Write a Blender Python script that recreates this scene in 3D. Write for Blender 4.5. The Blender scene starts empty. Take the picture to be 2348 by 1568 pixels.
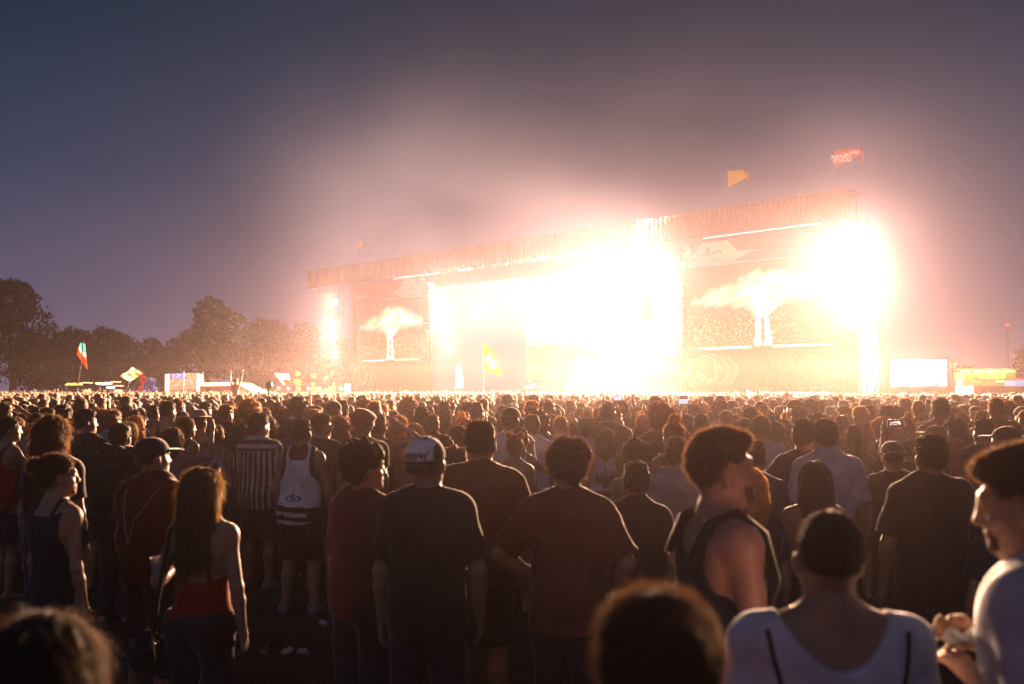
import bpy, math, random, os
import numpy as np
from mathutils import Vector, Matrix
R = math.radians
S = bpy.context.scene
COL = S.collection
rnd = random.Random(11)
nrg = np.random.default_rng(5)

# ------------------------------------------------------------------ camera
W0, H0 = 2347.0, 1568.0
F = W0 * 35 / 36
PITCH = math.atan((895 - 784) / F)
CAM = Vector((0, 0, 2.0))
def ray(px, py):
    dx = (px - W0 / 2) / F; dz = (H0 / 2 - py) / F
    c, s = math.cos(PITCH), math.sin(PITCH)
    return Vector((dx, c - dz * s, s + dz * c))
def P(px, py, Y):
    r = ray(px, py); return CAM + r * (Y / r.y)
cam = bpy.data.cameras.new('camera'); co = bpy.data.objects.new('camera', cam); COL.objects.link(co)
co.location = CAM; co.rotation_euler = (R(90) + PITCH, 0, 0)
cam.lens = 35; cam.sensor_width = 36; cam.clip_end = 3000; cam.clip_start = .05
cam.dof.use_dof = True; cam.dof.focus_distance = 13.0; cam.dof.aperture_fstop = 2.2
S.camera = co
# stage line: left end, right end, unit vectors along it and towards the audience
SL = Vector((-25.8, 125.4, 0)); SR = Vector((24.9, 73.6, 0))
SU = (SR - SL).normalized(); SN = Vector((SU.y, -SU.x, 0))
if SN.y > 0: SN = -SN
def SP(px, py, off=0.0):
    r = ray(px, py); o = SL - SN * off - CAM; t = o.dot(SN) / r.dot(SN); return CAM + r * t
def su(px, off=0.0):
    return (SP(px, 895, off) - SL).dot(SU)
def ST(u, v, z):                       # stage coordinates: along, towards audience, up
    return SL + SU * u + SN * v + Vector((0, 0, z))

# ------------------------------------------------------------------ materials
def new_mat(name):
    m = bpy.data.materials.new(name); m.use_nodes = True
    return m, m.node_tree, m.node_tree.nodes['Principled BSDF']
def N(nt, t, **kw):
    n = nt.nodes.new(t)
    for k, v in kw.items(): setattr(n, k, v)
    return n
def add_bump(nt, b, scale, strength, dist=.01, coord='Object', detail=4, stretch=None):
    tc = N(nt, 'ShaderNodeTexCoord'); no = N(nt, 'ShaderNodeTexNoise'); bu = N(nt, 'ShaderNodeBump')
    src = tc.outputs[coord]
    if stretch:
        mp = N(nt, 'ShaderNodeMapping'); mp.inputs['Scale'].default_value = stretch
        nt.links.new(src, mp.inputs[0]); src = mp.outputs[0]
    nt.links.new(src, no.inputs['Vector']); no.inputs['Scale'].default_value = scale; no.inputs['Detail'].default_value = detail
    bu.inputs['Strength'].default_value = strength; bu.inputs['Distance'].default_value = dist
    nt.links.new(no.outputs['Fac'], bu.inputs['Height']); nt.links.new(bu.outputs[0], b.inputs['Normal'])
    return no, src
def varied(nt, b, colour_socket, no, lo=.75, hi=1.2):
    mr = N(nt, 'ShaderNodeMapRange'); mr.inputs[1].default_value = .3; mr.inputs[2].default_value = .7
    mr.inputs[3].default_value = lo; mr.inputs[4].default_value = hi
    nt.links.new(no.outputs['Fac'], mr.inputs[0])
    vm = N(nt, 'ShaderNodeVectorMath', operation='SCALE'); nt.links.new(colour_socket, vm.inputs[0]); nt.links.new(mr.outputs[0], vm.inputs['Scale'])
    nt.links.new(vm.outputs[0], b.inputs['Base Color'])
    return vm
def cloth_mat(name, attr=None):
    m, nt, b = new_mat(name)
    oi = N(nt, 'ShaderNodeObjectInfo'); src = oi.outputs['Color']
    if attr:
        a = N(nt, 'ShaderNodeAttribute', attribute_name=attr)
        mu = N(nt, 'ShaderNodeVectorMath', operation='MULTIPLY'); nt.links.new(src, mu.inputs[0]); nt.links.new(a.outputs['Color'], mu.inputs[1]); src = mu.outputs[0]
    no, s = add_bump(nt, b, 9, .5, .02)
    varied(nt, b, src, no)
    b.inputs['Roughness'].default_value = .88; b.inputs['Sheen Weight'].default_value = .5
    b.inputs['Sheen Roughness'].default_value = .35; b.inputs['Specular IOR Level'].default_value = .3
    return m
M_CLOTH = cloth_mat('fabric'); M_PRINT = cloth_mat('printed_fabric', 'tint')
def skin_mat():
    m, nt, b = new_mat('skin')
    oi = N(nt, 'ShaderNodeObjectInfo'); no, s = add_bump(nt, b, 110, .35, .003)
    varied(nt, b, oi.outputs['Color'], no, .85, 1.1)
    b.inputs['Roughness'].default_value = .46; b.inputs['Sheen Weight'].default_value = .12
    b.inputs['Coat Weight'].default_value = .08; b.inputs['Coat Roughness'].default_value = .35
    return m
M_SKIN = skin_mat()
def hair_mat(name, attr=None):
    m, nt, b = new_mat(name)
    oi = N(nt, 'ShaderNodeObjectInfo')
    no, s = add_bump(nt, b, 22, 1.0, .012, stretch=(6, 6, .7))
    vm = varied(nt, b, oi.outputs['Color'], no, .5, 1.5)
    b.inputs['Roughness'].default_value = .5; b.inputs['Sheen Weight'].default_value = .5; b.inputs['Sheen Roughness'].default_value = .3
    tr = N(nt, 'ShaderNodeBsdfTranslucent'); sc = N(nt, 'ShaderNodeVectorMath', operation='SCALE'); sc.inputs['Scale'].default_value = 3.0
    nt.links.new(vm.outputs[0], sc.inputs[0]); nt.links.new(sc.outputs[0], tr.inputs[0])
    mx = N(nt, 'ShaderNodeMixShader'); mx.inputs[0].default_value = .38
    out = nt.nodes['Material Output']
    nt.links.new(b.outputs[0], mx.inputs[1]); nt.links.new(tr.outputs[0], mx.inputs[2]); nt.links.new(mx.outputs[0], out.inputs['Surface'])
    return m
M_HAIR = hair_mat('hair_strands')
_pm = {}
def plain(name, c, rough=.7, em=None, es=1.0, bump=None, metal=0, sample=False, var=True):
    key = (name, c, em, es)
    if key in _pm: return _pm[key]
    m, nt, b = new_mat(name)
    b.inputs['Base Color'].default_value = (*c, 1); b.inputs['Roughness'].default_value = rough; b.inputs['Metallic'].default_value = metal
    if bump or var:
        no, s = add_bump(nt, b, bump[0] if bump else 3, bump[1] if bump else .15, .03)
        rgb = N(nt, 'ShaderNodeRGB'); rgb.outputs[0].default_value = (*c, 1)
        varied(nt, b, rgb.outputs[0], no, .7, 1.25)
    if em:
        b.inputs['Emission Color'].default_value = (*em, 1); b.inputs['Emission Strength'].default_value = es
        if not sample: m.cycles.emission_sampling = 'NONE'
    _pm[key] = m
    return m
def tint_mat(name, em=0.0, base=1.0, attr='tint', translucent=0.0):
    m, nt, b = new_mat(name)
    a = N(nt, 'ShaderNodeAttribute', attribute_name=attr)
    nt.links.new(a.outputs['Color'], b.inputs['Base Color']); b.inputs['Roughness'].default_value = .8
    if em:
        nt.links.new(a.outputs['Color'], b.inputs['Emission Color']); b.inputs['Emission Strength'].default_value = em
        m.cycles.emission_sampling = 'NONE'
    if translucent:
        tr = N(nt, 'ShaderNodeBsdfTranslucent'); nt.links.new(a.outputs['Color'], tr.inputs[0])
        mx = N(nt, 'ShaderNodeMixShader'); mx.inputs[0].default_value = translucent
        nt.links.new(b.outputs[0], mx.inputs[1]); nt.links.new(tr.outputs[0], mx.inputs[2]); nt.links.new(mx.outputs[0], nt.nodes['Material Output'].inputs['Surface'])
    return m

# ------------------------------------------------------------------ objects
def tag(o, label=None, cat=None, group=None, kind=None):
    if label: o['label'] = label
    if cat: o['category'] = cat
    if group: o['group'] = group
    if kind: o['kind'] = kind
    return o
def empty(name, loc=(0, 0, 0), rz=0.0):
    o = bpy.data.objects.new(name, None); COL.objects.link(o); o.location = loc; o.rotation_euler = (0, 0, rz); o.empty_display_size = .2
    return o
def mesh_np(name, V, faces, smooth=True, tint=None):
    """faces: list of integer arrays (n,3) or (n,4)"""
    me = bpy.data.meshes.new(name)
    faces = [f for f in faces if len(f)]
    li = np.concatenate([f.ravel() for f in faces]).astype(np.int32)
    sizes = np.concatenate([np.full(len(f), f.shape[1]) for f in faces])
    starts = np.concatenate([[0], np.cumsum(sizes)[:-1]]).astype(np.int32)
    me.vertices.add(len(V)); me.vertices.foreach_set('co', np.asarray(V, np.float32).ravel())
    me.loops.add(len(li)); me.loops.foreach_set('vertex_index', li)
    me.polygons.add(len(sizes)); me.polygons.foreach_set('loop_start', starts)
    me.polygons.foreach_set('use_smooth', np.full(len(sizes), bool(smooth)))
    if tint is not None:
        c = me.color_attributes.new('tint', 'FLOAT_COLOR', 'POINT')
        t = np.ones((len(V), 4), np.float32); t[:, :3] = tint; c.data.foreach_set('color', t.ravel())
    me.update(calc_edges=True)
    return me
def link(name, me, m=None, parent=None, colour=None, loc=None):
    if m is not None:
        me.materials.clear(); me.materials.append(m)
    o = bpy.data.objects.new(name, me); COL.objects.link(o)
    if parent: o.parent = parent
    if colour is not None: o.color = (*colour, 1)
    if loc is not None: o.location = loc
    return o
class MB:
    """collects boxes, bars and tubes into one mesh"""
    def __init__(s): s.v = []; s.f = []; s.sm = False
    def add(s, v, f):
        b = len(s.v); s.v += [tuple(x) for x in v]; s.f += [tuple(i + b for i in q) for q in f]
    def box(s, c, h, ax=None):
        c = Vector(c); ax = ax or (Vector((1, 0, 0)), Vector((0, 1, 0)), Vector((0, 0, 1)))
        v = [c + ax[0] * h[0] * i + ax[1] * h[1] * j + ax[2] * h[2] * k for i in (-1, 1) for j in (-1, 1) for k in (-1, 1)]
        s.add(v, [(0, 1, 3, 2), (4, 6, 7, 5), (0, 4, 5, 1), (2, 3, 7, 6), (0, 2, 6, 4), (1, 5, 7, 3)])
    def tube(s, pts, r, n=8, closed=False):
        pts = [Vector(p) for p in pts]; rr = r if isinstance(r, (list, tuple)) else [r] * len(pts)
        v = []; f = []
        for i, p in enumerate(pts):
            t = (pts[min(i + 1, len(pts) - 1)] - pts[max(i - 1, 0)]).normalized()
            a = t.orthogonal().normalized() if i == 0 else (a - t * a.dot(t)).normalized()
            bb = t.cross(a)
            for k in range(n):
                an = 2 * math.pi * k / n; v.append(p + (a * math.cos(an) + bb * math.sin(an)) * rr[i])
        for i in range(len(pts) - 1):
            for k in range(n):
                f.append((i * n + k, i * n + (k + 1) % n, (i + 1) * n + (k + 1) % n, (i + 1) * n + k))
        f.append(tuple(range(n))[::-1]); f.append(tuple((len(pts) - 1) * n + k for k in range(n)))
        s.add(v, f)
    def lathe(s, prof, c=(0, 0, 0), n=20, ax=None):
        c = Vector(c); ax = ax or (Vector((1, 0, 0)), Vector((0, 1, 0)), Vector((0, 0, 1)))
        v = []; f = []
        for r, z in prof:
            for k in range(n):
                an = 2 * math.pi * k / n; v.append(c + ax[0] * r * math.cos(an) + ax[1] * r * math.sin(an) + ax[2] * z)
        for i in range(len(prof) - 1):
            for k in range(n): f.append((i * n + k, i * n + (k + 1) % n, (i + 1) * n + (k + 1) % n, (i + 1) * n + k))
        s.add(v, f)
    def quad(s, a, b, c, d): s.add([a, b, c, d], [(0, 1, 2, 3)])
    def build(s, name, m, parent=None, colour=None, smooth=False):
        me = bpy.data.meshes.new(name); me.from_pydata(s.v, [], s.f); me.update()
        if smooth: me.polygons.foreach_set('use_smooth', [True] * len(me.polygons))
        return link(name, me, m, parent, colour)
SAX = (SU, SN, Vector((0, 0, 1)))

# ------------------------------------------------------------------ signed-distance bodies
FAR = .08
class SDF:
    def __init__(s, lo, hi, res):
        s.lo = np.array(lo, float); s.res = res
        n = np.ceil((np.array(hi) - s.lo) / res).astype(int) + 1
        s.ax = [(s.lo[i] + res * np.arange(n[i])).astype(np.float32) for i in range(3)]
        s.D = np.full(n, FAR, np.float32)
    def sl(s, bmin, bmax, pad=.1):
        out = []
        for i in range(3):
            a = int(max(0, math.floor((bmin[i] - pad - s.lo[i]) / s.res))); b = int(min(len(s.ax[i]), math.ceil((bmax[i] + pad - s.lo[i]) / s.res) + 1))
            if b <= a: return None
            out.append(slice(a, b))
        return tuple(out)
    def grid(s, sl=None):
        sl = sl or (slice(None),) * 3
        return (s.ax[0][sl[0]][:, None, None], s.ax[1][sl[1]][None, :, None], s.ax[2][sl[2]][None, None, :])
    def comb(s, sl, d, k, op):
        D = s.D[sl]
        if op == 'u':
            if k > 0:
                h = np.maximum(k - np.abs(D - d), 0) / k; s.D[sl] = np.minimum(D, d) - h * h * k * .25
            else: s.D[sl] = np.minimum(D, d)
        elif op == 's':
            d = -d
            if k > 0:
                h = np.maximum(k - np.abs(D - d), 0) / k; s.D[sl] = np.maximum(D, d) + h * h * k * .25
            else: s.D[sl] = np.maximum(D, d)
        elif op == 'i': s.D[sl] = np.maximum(D, d)
    def cap(s, p, q, r1, r2, k=.03, fy=1.0, op='u', cut=None):
        p = np.array(p, float); q = np.array(q, float); rm = max(r1, r2)
        sl = s.sl(np.minimum(p, q) - rm, np.maximum(p, q) + rm)
        if sl is None: return
        X, Y, Z = s.grid(sl)
        d = q - p; iy = 1 / fy
        dd = d * np.array([1, iy, 1]); L2 = max(float((dd ** 2).sum()), 1e-9)
        x = X - p[0]; y = (Y - p[1]) * iy; z = Z - p[2]
        t = np.clip((x * dd[0] + y * dd[1] + z * dd[2]) / L2, 0, 1)
        r = np.sqrt((x - t * dd[0]) ** 2 + (y - t * dd[1]) ** 2 + (z - t * dd[2]) ** 2)
        dist = (r - (r1 + (r2 - r1) * t)) * (fy if fy < 1 else 1)
        if cut is not None:            # flat end: keep the side before cut along the axis
            n = d / (np.linalg.norm(d) + 1e-9); c = p + d * cut
            dist = np.maximum(dist, (X - c[0]) * n[0] + (Y - c[1]) * n[1] + (Z - c[2]) * n[2])
        s.comb(sl, dist.astype(np.float32), k, op)
    def ell(s, c, r, k=.03, rot=None, op='u'):
        c = np.array(c, float); r = np.array(r, float); rm = float(r.max())
        ext = r if rot is None else np.array([rm] * 3)
        sl = s.sl(c - ext, c + ext)
        if sl is None: return
        X, Y, Z = s.grid(sl); x = X - c[0]; y = Y - c[1]; z = Z - c[2]
        if rot is not None:
            m = np.array(rot).T
            x, y, z = m[0][0] * x + m[0][1] * y + m[0][2] * z, m[1][0] * x + m[1][1] * y + m[1][2] * z, m[2][0] * x + m[2][1] * y + m[2][2] * z
        k0 = np.sqrt((x / r[0]) ** 2 + (y / r[1]) ** 2 + (z / r[2]) ** 2)
        k1 = np.sqrt((x / r[0] ** 2) ** 2 + (y / r[1] ** 2) ** 2 + (z / r[2] ** 2) ** 2) + 1e-6
        s.comb(sl, (k0 * (k0 - 1) / k1).astype(np.float32), k, op)
    def func(s, fn, op='i', k=0):
        X, Y, Z = s.grid(); d = fn(X, Y, Z)
        s.comb((slice(None),) * 3, np.broadcast_to(d, s.D.shape).astype(np.float32), k, op)
    def displace(s, fn):
        X, Y, Z = s.grid(); s.D += (fn(X, Y, Z) * (np.abs(s.D) < .05)).astype(np.float32)
    def mesh(s):
        D = s.D.copy()
        D[0] = D[-1] = FAR; D[:, 0] = D[:, -1] = FAR; D[:, :, 0] = D[:, :, -1] = FAR
        nx, ny, nz = D.shape; I = D < 0
        c = [(i, j, k) for i in (0, 1) for j in (0, 1) for k in (0, 1)]
        cnt = np.zeros((nx - 1, ny - 1, nz - 1), np.int8)
        for i, j, k in c: cnt += I[i:nx - 1 + i, j:ny - 1 + j, k:nz - 1 + k]
        act = np.argwhere((cnt > 0) & (cnt < 8))
        if not len(act): return np.zeros((0, 3)), np.zeros((0, 4), int)
        vid = np.full(cnt.shape, -1, np.int32); vid[tuple(act.T)] = np.arange(len(act))
        acc = np.zeros((len(act), 3)); n = np.zeros(len(act))
        val = {cc: D[act[:, 0] + cc[0], act[:, 1] + cc[1], act[:, 2] + cc[2]] for cc in c}
        for a in c:
            for ax in range(3):
                if a[ax]: continue
                b = list(a); b[ax] = 1; b = tuple(b)
                va, vb = val[a], val[b]; mk = (va < 0) != (vb < 0)
                t = va[mk] / (va[mk] - vb[mk])
                pos = np.tile(np.array(a, float), (mk.sum(), 1)); pos[:, ax] += t
                acc[mk] += pos; n[mk] += 1
        V = (act + acc / n[:, None]) * s.res + s.lo
        Q = []
        for ax in range(3):
            o1, o2 = [(1, 2), (2, 0), (0, 1)][ax]
            a = [slice(0, -1)] * 3; b = [slice(0, -1)] * 3; b[ax] = slice(1, None); a[o1] = b[o1] = slice(1, -1); a[o2] = b[o2] = slice(1, -1)
            Ia, Ib = I[tuple(a)], I[tuple(b)]
            w = np.argwhere(Ia != Ib); st = Ia[tuple(w.T)]
            w = w.copy(); w[:, o1] += 1; w[:, o2] += 1
            def g(d1, d2):
                x = w.copy(); x[:, o1] -= d1; x[:, o2] -= d2; return vid[tuple(x.T)]
            q = np.stack([g(1, 1), g(0, 1), g(0, 0), g(1, 0)], 1)
            q[~st] = q[~st][:, ::-1]; Q.append(q)
        Q = np.concatenate(Q); Q = Q[(Q >= 0).all(1)]
        return V, Q
def wrinkle(seed, amp=.005, f=1.0):
    r = np.random.default_rng(seed); w = []
    for i in range(6):
        d = r.normal(size=3); d /= np.linalg.norm(d); d[2] *= .55
        w.append((d * r.uniform(14, 42) * f, r.uniform(0, 6.28), r.uniform(.5, 1)))
    def fn(X, Y, Z):
        wx = .02 * np.sin(9 * Z + seed); s = 0
        for d, ph, a in w: s = s + a * np.sin((X + wx) * d[0] + Y * d[1] + Z * d[2] + ph)
        return (s - np.abs(s) * .5) * amp * .5
    return fn
def lumps(seed, amp, f):
    r = np.random.default_rng(seed); w = [(r.normal(size=3) * f, r.uniform(0, 6.28)) for i in range(7)]
    def fn(X, Y, Z):
        s = 0
        for d, ph in w: s = s + np.sin(X * d[0] + Y * d[1] + Z * d[2] + ph)
        return s * amp / 2.6
    return fn

ARMS = {
 'hang': ((.20, -.03, -1), (.05, .22, -1)), 'hang2': ((.30, .02, -1), (-.02, .35, -1)),
 'pocket': ((.50, -.22, -1), (-.30, .45, -1)), 'hold': ((.22, .05, -1), (-.25, 1, .15)),
 'up': ((.55, .35, .62), (-.12, .18, 1)), 'upbent': ((.75, .1, .5), (.0, .1, 1)), 'head': ((.95, .15, .30), (-.85, -.10, .62)),
 'phone': ((.35, .70, .12), (-.18, .35, 1)), 'cross': ((.28, .12, -1), (-.9, .55, .15)), 'hip': ((.75, -.15, -.9), (-.85, .25, -.55)),
 'back': ((.16, -.30, -1), (-.25, .10, -1)), 'clap': ((.3, .6, -.35), (-.35, .5, .75)),
}
def nrm(v): v = np.array(v, float); return v / np.linalg.norm(v)
def skel(sp):
    """joint positions of one body, unit height 1.75"""
    w = sp.get('w', 1.0); fem = sp.get('fem', 0)
    k = {}; k['sw'] = (.158 if not fem else .140) * w
    for sd, key in ((-1, 'armL'), (1, 'armR')):
        ud, fd = sp.get(key) if not isinstance(sp.get(key, 'hang'), str) else ARMS[sp.get(key, 'hang')]
        ud = nrm(ud) * (sd, 1, 1); fd = nrm(fd) * (sd, 1, 1)
        lift = max(0, ud[2])
        s0 = np.array([sd * k['sw'], 0, 1.410 + .05 * lift])
        e = s0 + ud * .285; wr = e + fd * .25
        k[sd] = (s0, e, wr, fd)
    return k
def head_matrix(sp):
    yaw, pit, rol = sp.get('hy', 0), sp.get('hp', 0), sp.get('hr', 0)
    piv = Vector((0, .0, 1.53))
    return Matrix.Translation(piv) @ (Matrix.Rotation(R(-yaw), 4, 'Z') @ Matrix.Rotation(R(pit), 4, 'X') @ Matrix.Rotation(R(rol), 4, 'Y')) @ Matrix.Translation(-piv)
def add_head(s, sp):
    HM = head_matrix(sp); rot = np.array(HM.to_3x3())
    def T(p): v = HM @ Vector(p); return (v.x, v.y, v.z)
    fem = sp.get('fem', 0)
    s.ell(T((0, -.012, 1.655)), (.075, .094, .094), .02, rot)
    s.ell(T((0, .035, 1.612)), (.060, .058, .075), .03, rot)
    s.ell(T((0, .040, 1.570)), (.050, .050, .048), .03, rot)
    s.cap(T((-.018, .080, 1.540)), T((.018, .080, 1.540)), .017, .017, .025)
    s.cap(T((-.028, .084, 1.664)), T((.028, .084, 1.664)), .013, .013, .018)
    for sd in (-1, 1): s.cap(T((sd * .050, .052, 1.612)), T((sd * .040, .074, 1.605)), .014, .013, .02)
    for sd in (-1, 1): s.ell(T((sd * .031, .101, 1.642)), (.016, .014, .011), .012, rot, op='s')
    for sd in (-1, 1): s.ell(T((sd * .031, .083, 1.641)), (.012, .012, .011), .004, rot)
    s.cap(T((0, .092, 1.648)), T((0, .111, 1.607)), .009, .0120, .014)
    for sd in (-1, 1): s.ell(T((sd * .011, .104, 1.601)), (.008, .010, .007), .008, rot)
    s.cap(T((-.016, .093, 1.578)), T((.016, .093, 1.578)), .0075, .0075, .010)
    s.cap(T((-.014, .092, 1.566)), T((.014, .092, 1.566)), .008, .008, .010)
    for sd in (-1, 1):
        er = Matrix.Rotation(R(-18 * sd), 3, 'Z'); rr = np.array(HM.to_3x3() @ er)
        s.ell(T((sd * .082, -.002, 1.624)), (.0085, .019, .031), .008, rr)
        s.ell(T((sd * .079, .004, 1.600)), (.008, .011, .011), .008, rr)
    a = T((0, .002, 1.575))
    nr = .050 if fem else .059
    s.cap((0, -.015, 1.43), a, nr * 1.06, nr * .97, .045)
def add_hand(s, W, d, side, curl=.5, r=1.0, spread=.10):
    """palm, four bent fingers of different lengths and a thumb from the side of the palm"""
    d = nrm(d); n = nrm(np.cross(d, (0, 0, 1)) if abs(d[2]) < .9 else np.cross(d, (0, 1, 0)) )
    # palm faces the body: across = direction over knuckles
    if abs(d[2]) > .75: pn = np.array([-side, 0, 0.0]); ac = nrm(np.cross(pn, d))
    else: pn = np.array([0, 0, -1.0]); ac = nrm(np.cross(pn, d))
    pn = nrm(np.cross(d, ac))
    if pn[0] * side > 0 and abs(d[2]) > .75: pn = -pn
    fwd = ac if ac[1] > 0 else -ac             # index-finger side points forward
    if abs(d[2]) <= .75: fwd = ac if ac[0] * side < 0 else -ac
    s.cap(W, W + d * .03, .024 * r, .022 * r, .02)
    for q in (-1, 0, 1): s.cap(W + d * .02 + fwd * q * .012, W + d * .085 + fwd * q * .022, .016 * r, .013 * r, .014)
    L = [.068, .078, .072, .055]
    for i in range(4):
        q = 1.5 - i; b = W + d * (.083 - .004 * abs(q - .5)) + fwd * q * .020
        dd = nrm(d + fwd * q * spread); p0 = b; ang = 0
        for j, part in enumerate((.45, .32, .23)):
            ang += curl * (.55 + .1 * i) * (.7 if j == 0 else 1)
            v = dd * math.cos(ang) + pn * math.sin(ang); p1 = p0 + v * L[i] * part
            s.cap(p0, p1, (.0092 - .0008 * j) * r, (.0086 - .0009 * j) * r, .004); p0 = p1
    t0 = W + d * .025 + fwd * .018; t1 = t0 + nrm(d * .55 + fwd * .75 + pn * .25) * .042; t2 = t1 + nrm(d * .8 + fwd * .25 + pn * .4) * .030
    s.cap(t0, t1, .015 * r, .0115 * r, .012); s.cap(t1, t2, .0108 * r, .009 * r, .005)
def body_mesh(sp, res, zmin=0.0, fine_hands=False):
    k = skel(sp); w = sp.get('w', 1.0); fem = sp.get('fem', 0); fat = sp.get('fat', 1.0)
    xs = [abs(k[sd][2][0]) for sd in (-1, 1)] + [abs(k[sd][1][0]) for sd in (-1, 1)]; xm = max(xs + [.25]) + .16
    zt = max([1.80] + [k[sd][2][2] + .25 for sd in (-1, 1)])
    ym = max([.2] + [k[sd][j][1] + .22 for sd in (-1, 1) for j in (1, 2)]); yn = min([-.2] + [k[sd][j][1] - .1 for sd in (-1, 1) for j in (1, 2)])
    s = SDF((-xm, yn, zmin - .03), (xm, ym, zt), res)
    sw = k['sw']
    hw = (.160 if not fem else .170) * fat
    s.ell((0, -.005, .955), (hw, .112 * fat, .125), .05)
    for sd in (-1, 1): s.ell((sd * .07, -.055, .93), (.085, .075, .095), .05)
    s.ell((0, 0, 1.10), ((.138 if not fem else .118) * w * fat, .098 * fat, .16), .06)
    s.ell((0, -.005, 1.29), (.150 * w, .108 * fat, .19), .06)
    s.cap((-sw * .62, -.01, 1.385), (sw * .62, -.01, 1.385), .085, .085, .05, fy=.95)
    for sd in (-1, 1):
        s.ell((sd * .075, -.072, 1.33), (.07, .035, .10), .04)        # shoulder blade
        if fem: s.ell((sd * .07, .085, 1.27), (.062, .062, .062), .04)
        s.cap((sd * .02, -.022, 1.505), (sd * sw * .9, -.012, 1.434), .038, .040, .05)   # trapezius
        s0, e, wr, fd = k[sd]; ar = (.047 if not fem else .039) * (w * .5 + .5) * sp.get('arm', 1)
        s.ell(tuple(s0), (.057 * (w * .6 + .4) * (1 if not fem else .86),) * 3, .04)
        s.cap(s0, e, ar * 1.08, ar * .86, .035); m = e + (wr - e) * .3
        s.cap(e, m, ar * .86, ar * .85, .02); s.cap(m, wr, ar * .85, ar * .53, .02)
        if not fine_hands:
            s.cap(wr, wr + fd * .08, .024, .030, .02, fy=.8); s.cap(wr + fd * .08, wr + fd * .16, .028, .016, .02, fy=.75)
            sd_f = np.array([0, 1, 0]) if abs(fd[2]) > .6 else np.array([-sd, 0, 0])
            s.cap(wr + fd * .03, wr + fd * .085 + sd_f * .035, .014, .011, .01)
    add_head(s, sp)
    if zmin < .9:
        st = sp.get('stance', .0)
        for sd in (-1, 1):
            hp = np.array([sd * .088, 0, .90]); kn = np.array([sd * (.10 + st * .5), .02 + sd * sp.get('step', 0) * .5, .50]); an = np.array([sd * (.105 + st), -.02 + sd * sp.get('step', 0), .085])
            if sp.get('sit'): kn = np.array([sd * .11, .40, .86]); an = np.array([sd * .09, .37, .46])
            s.cap(hp, kn, .086 * fat, .056, .05); s.cap(kn, kn + (an - kn) * .35, .054, .056, .03); s.cap(kn + (an - kn) * .35, an, .056, .036, .03)
            s.cap(an + (0, -.03, -.045), an + (sd * .02, .14, -.058), .036, .026, .03)
    V, Q = s.mesh(); parts = [(V, Q)]
    if fine_hands:
        for sd in (-1, 1):
            s0, e, wr, fd = k[sd]; c = wr + fd * .09
            h = SDF(c - .15, c + .15, .004 if fine_hands is True else fine_hands)
            add_hand(h, wr - fd * .01, fd, sd, curl=sp.get('curlL' if sd < 0 else 'curlR', .45)); parts.append(h.mesh())
    Vs = []; Qs = []; b = 0
    for V, Q in parts: Vs.append(V); Qs.append(Q + b); b += len(V)
    return np.concatenate(Vs), np.concatenate(Qs)
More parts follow.
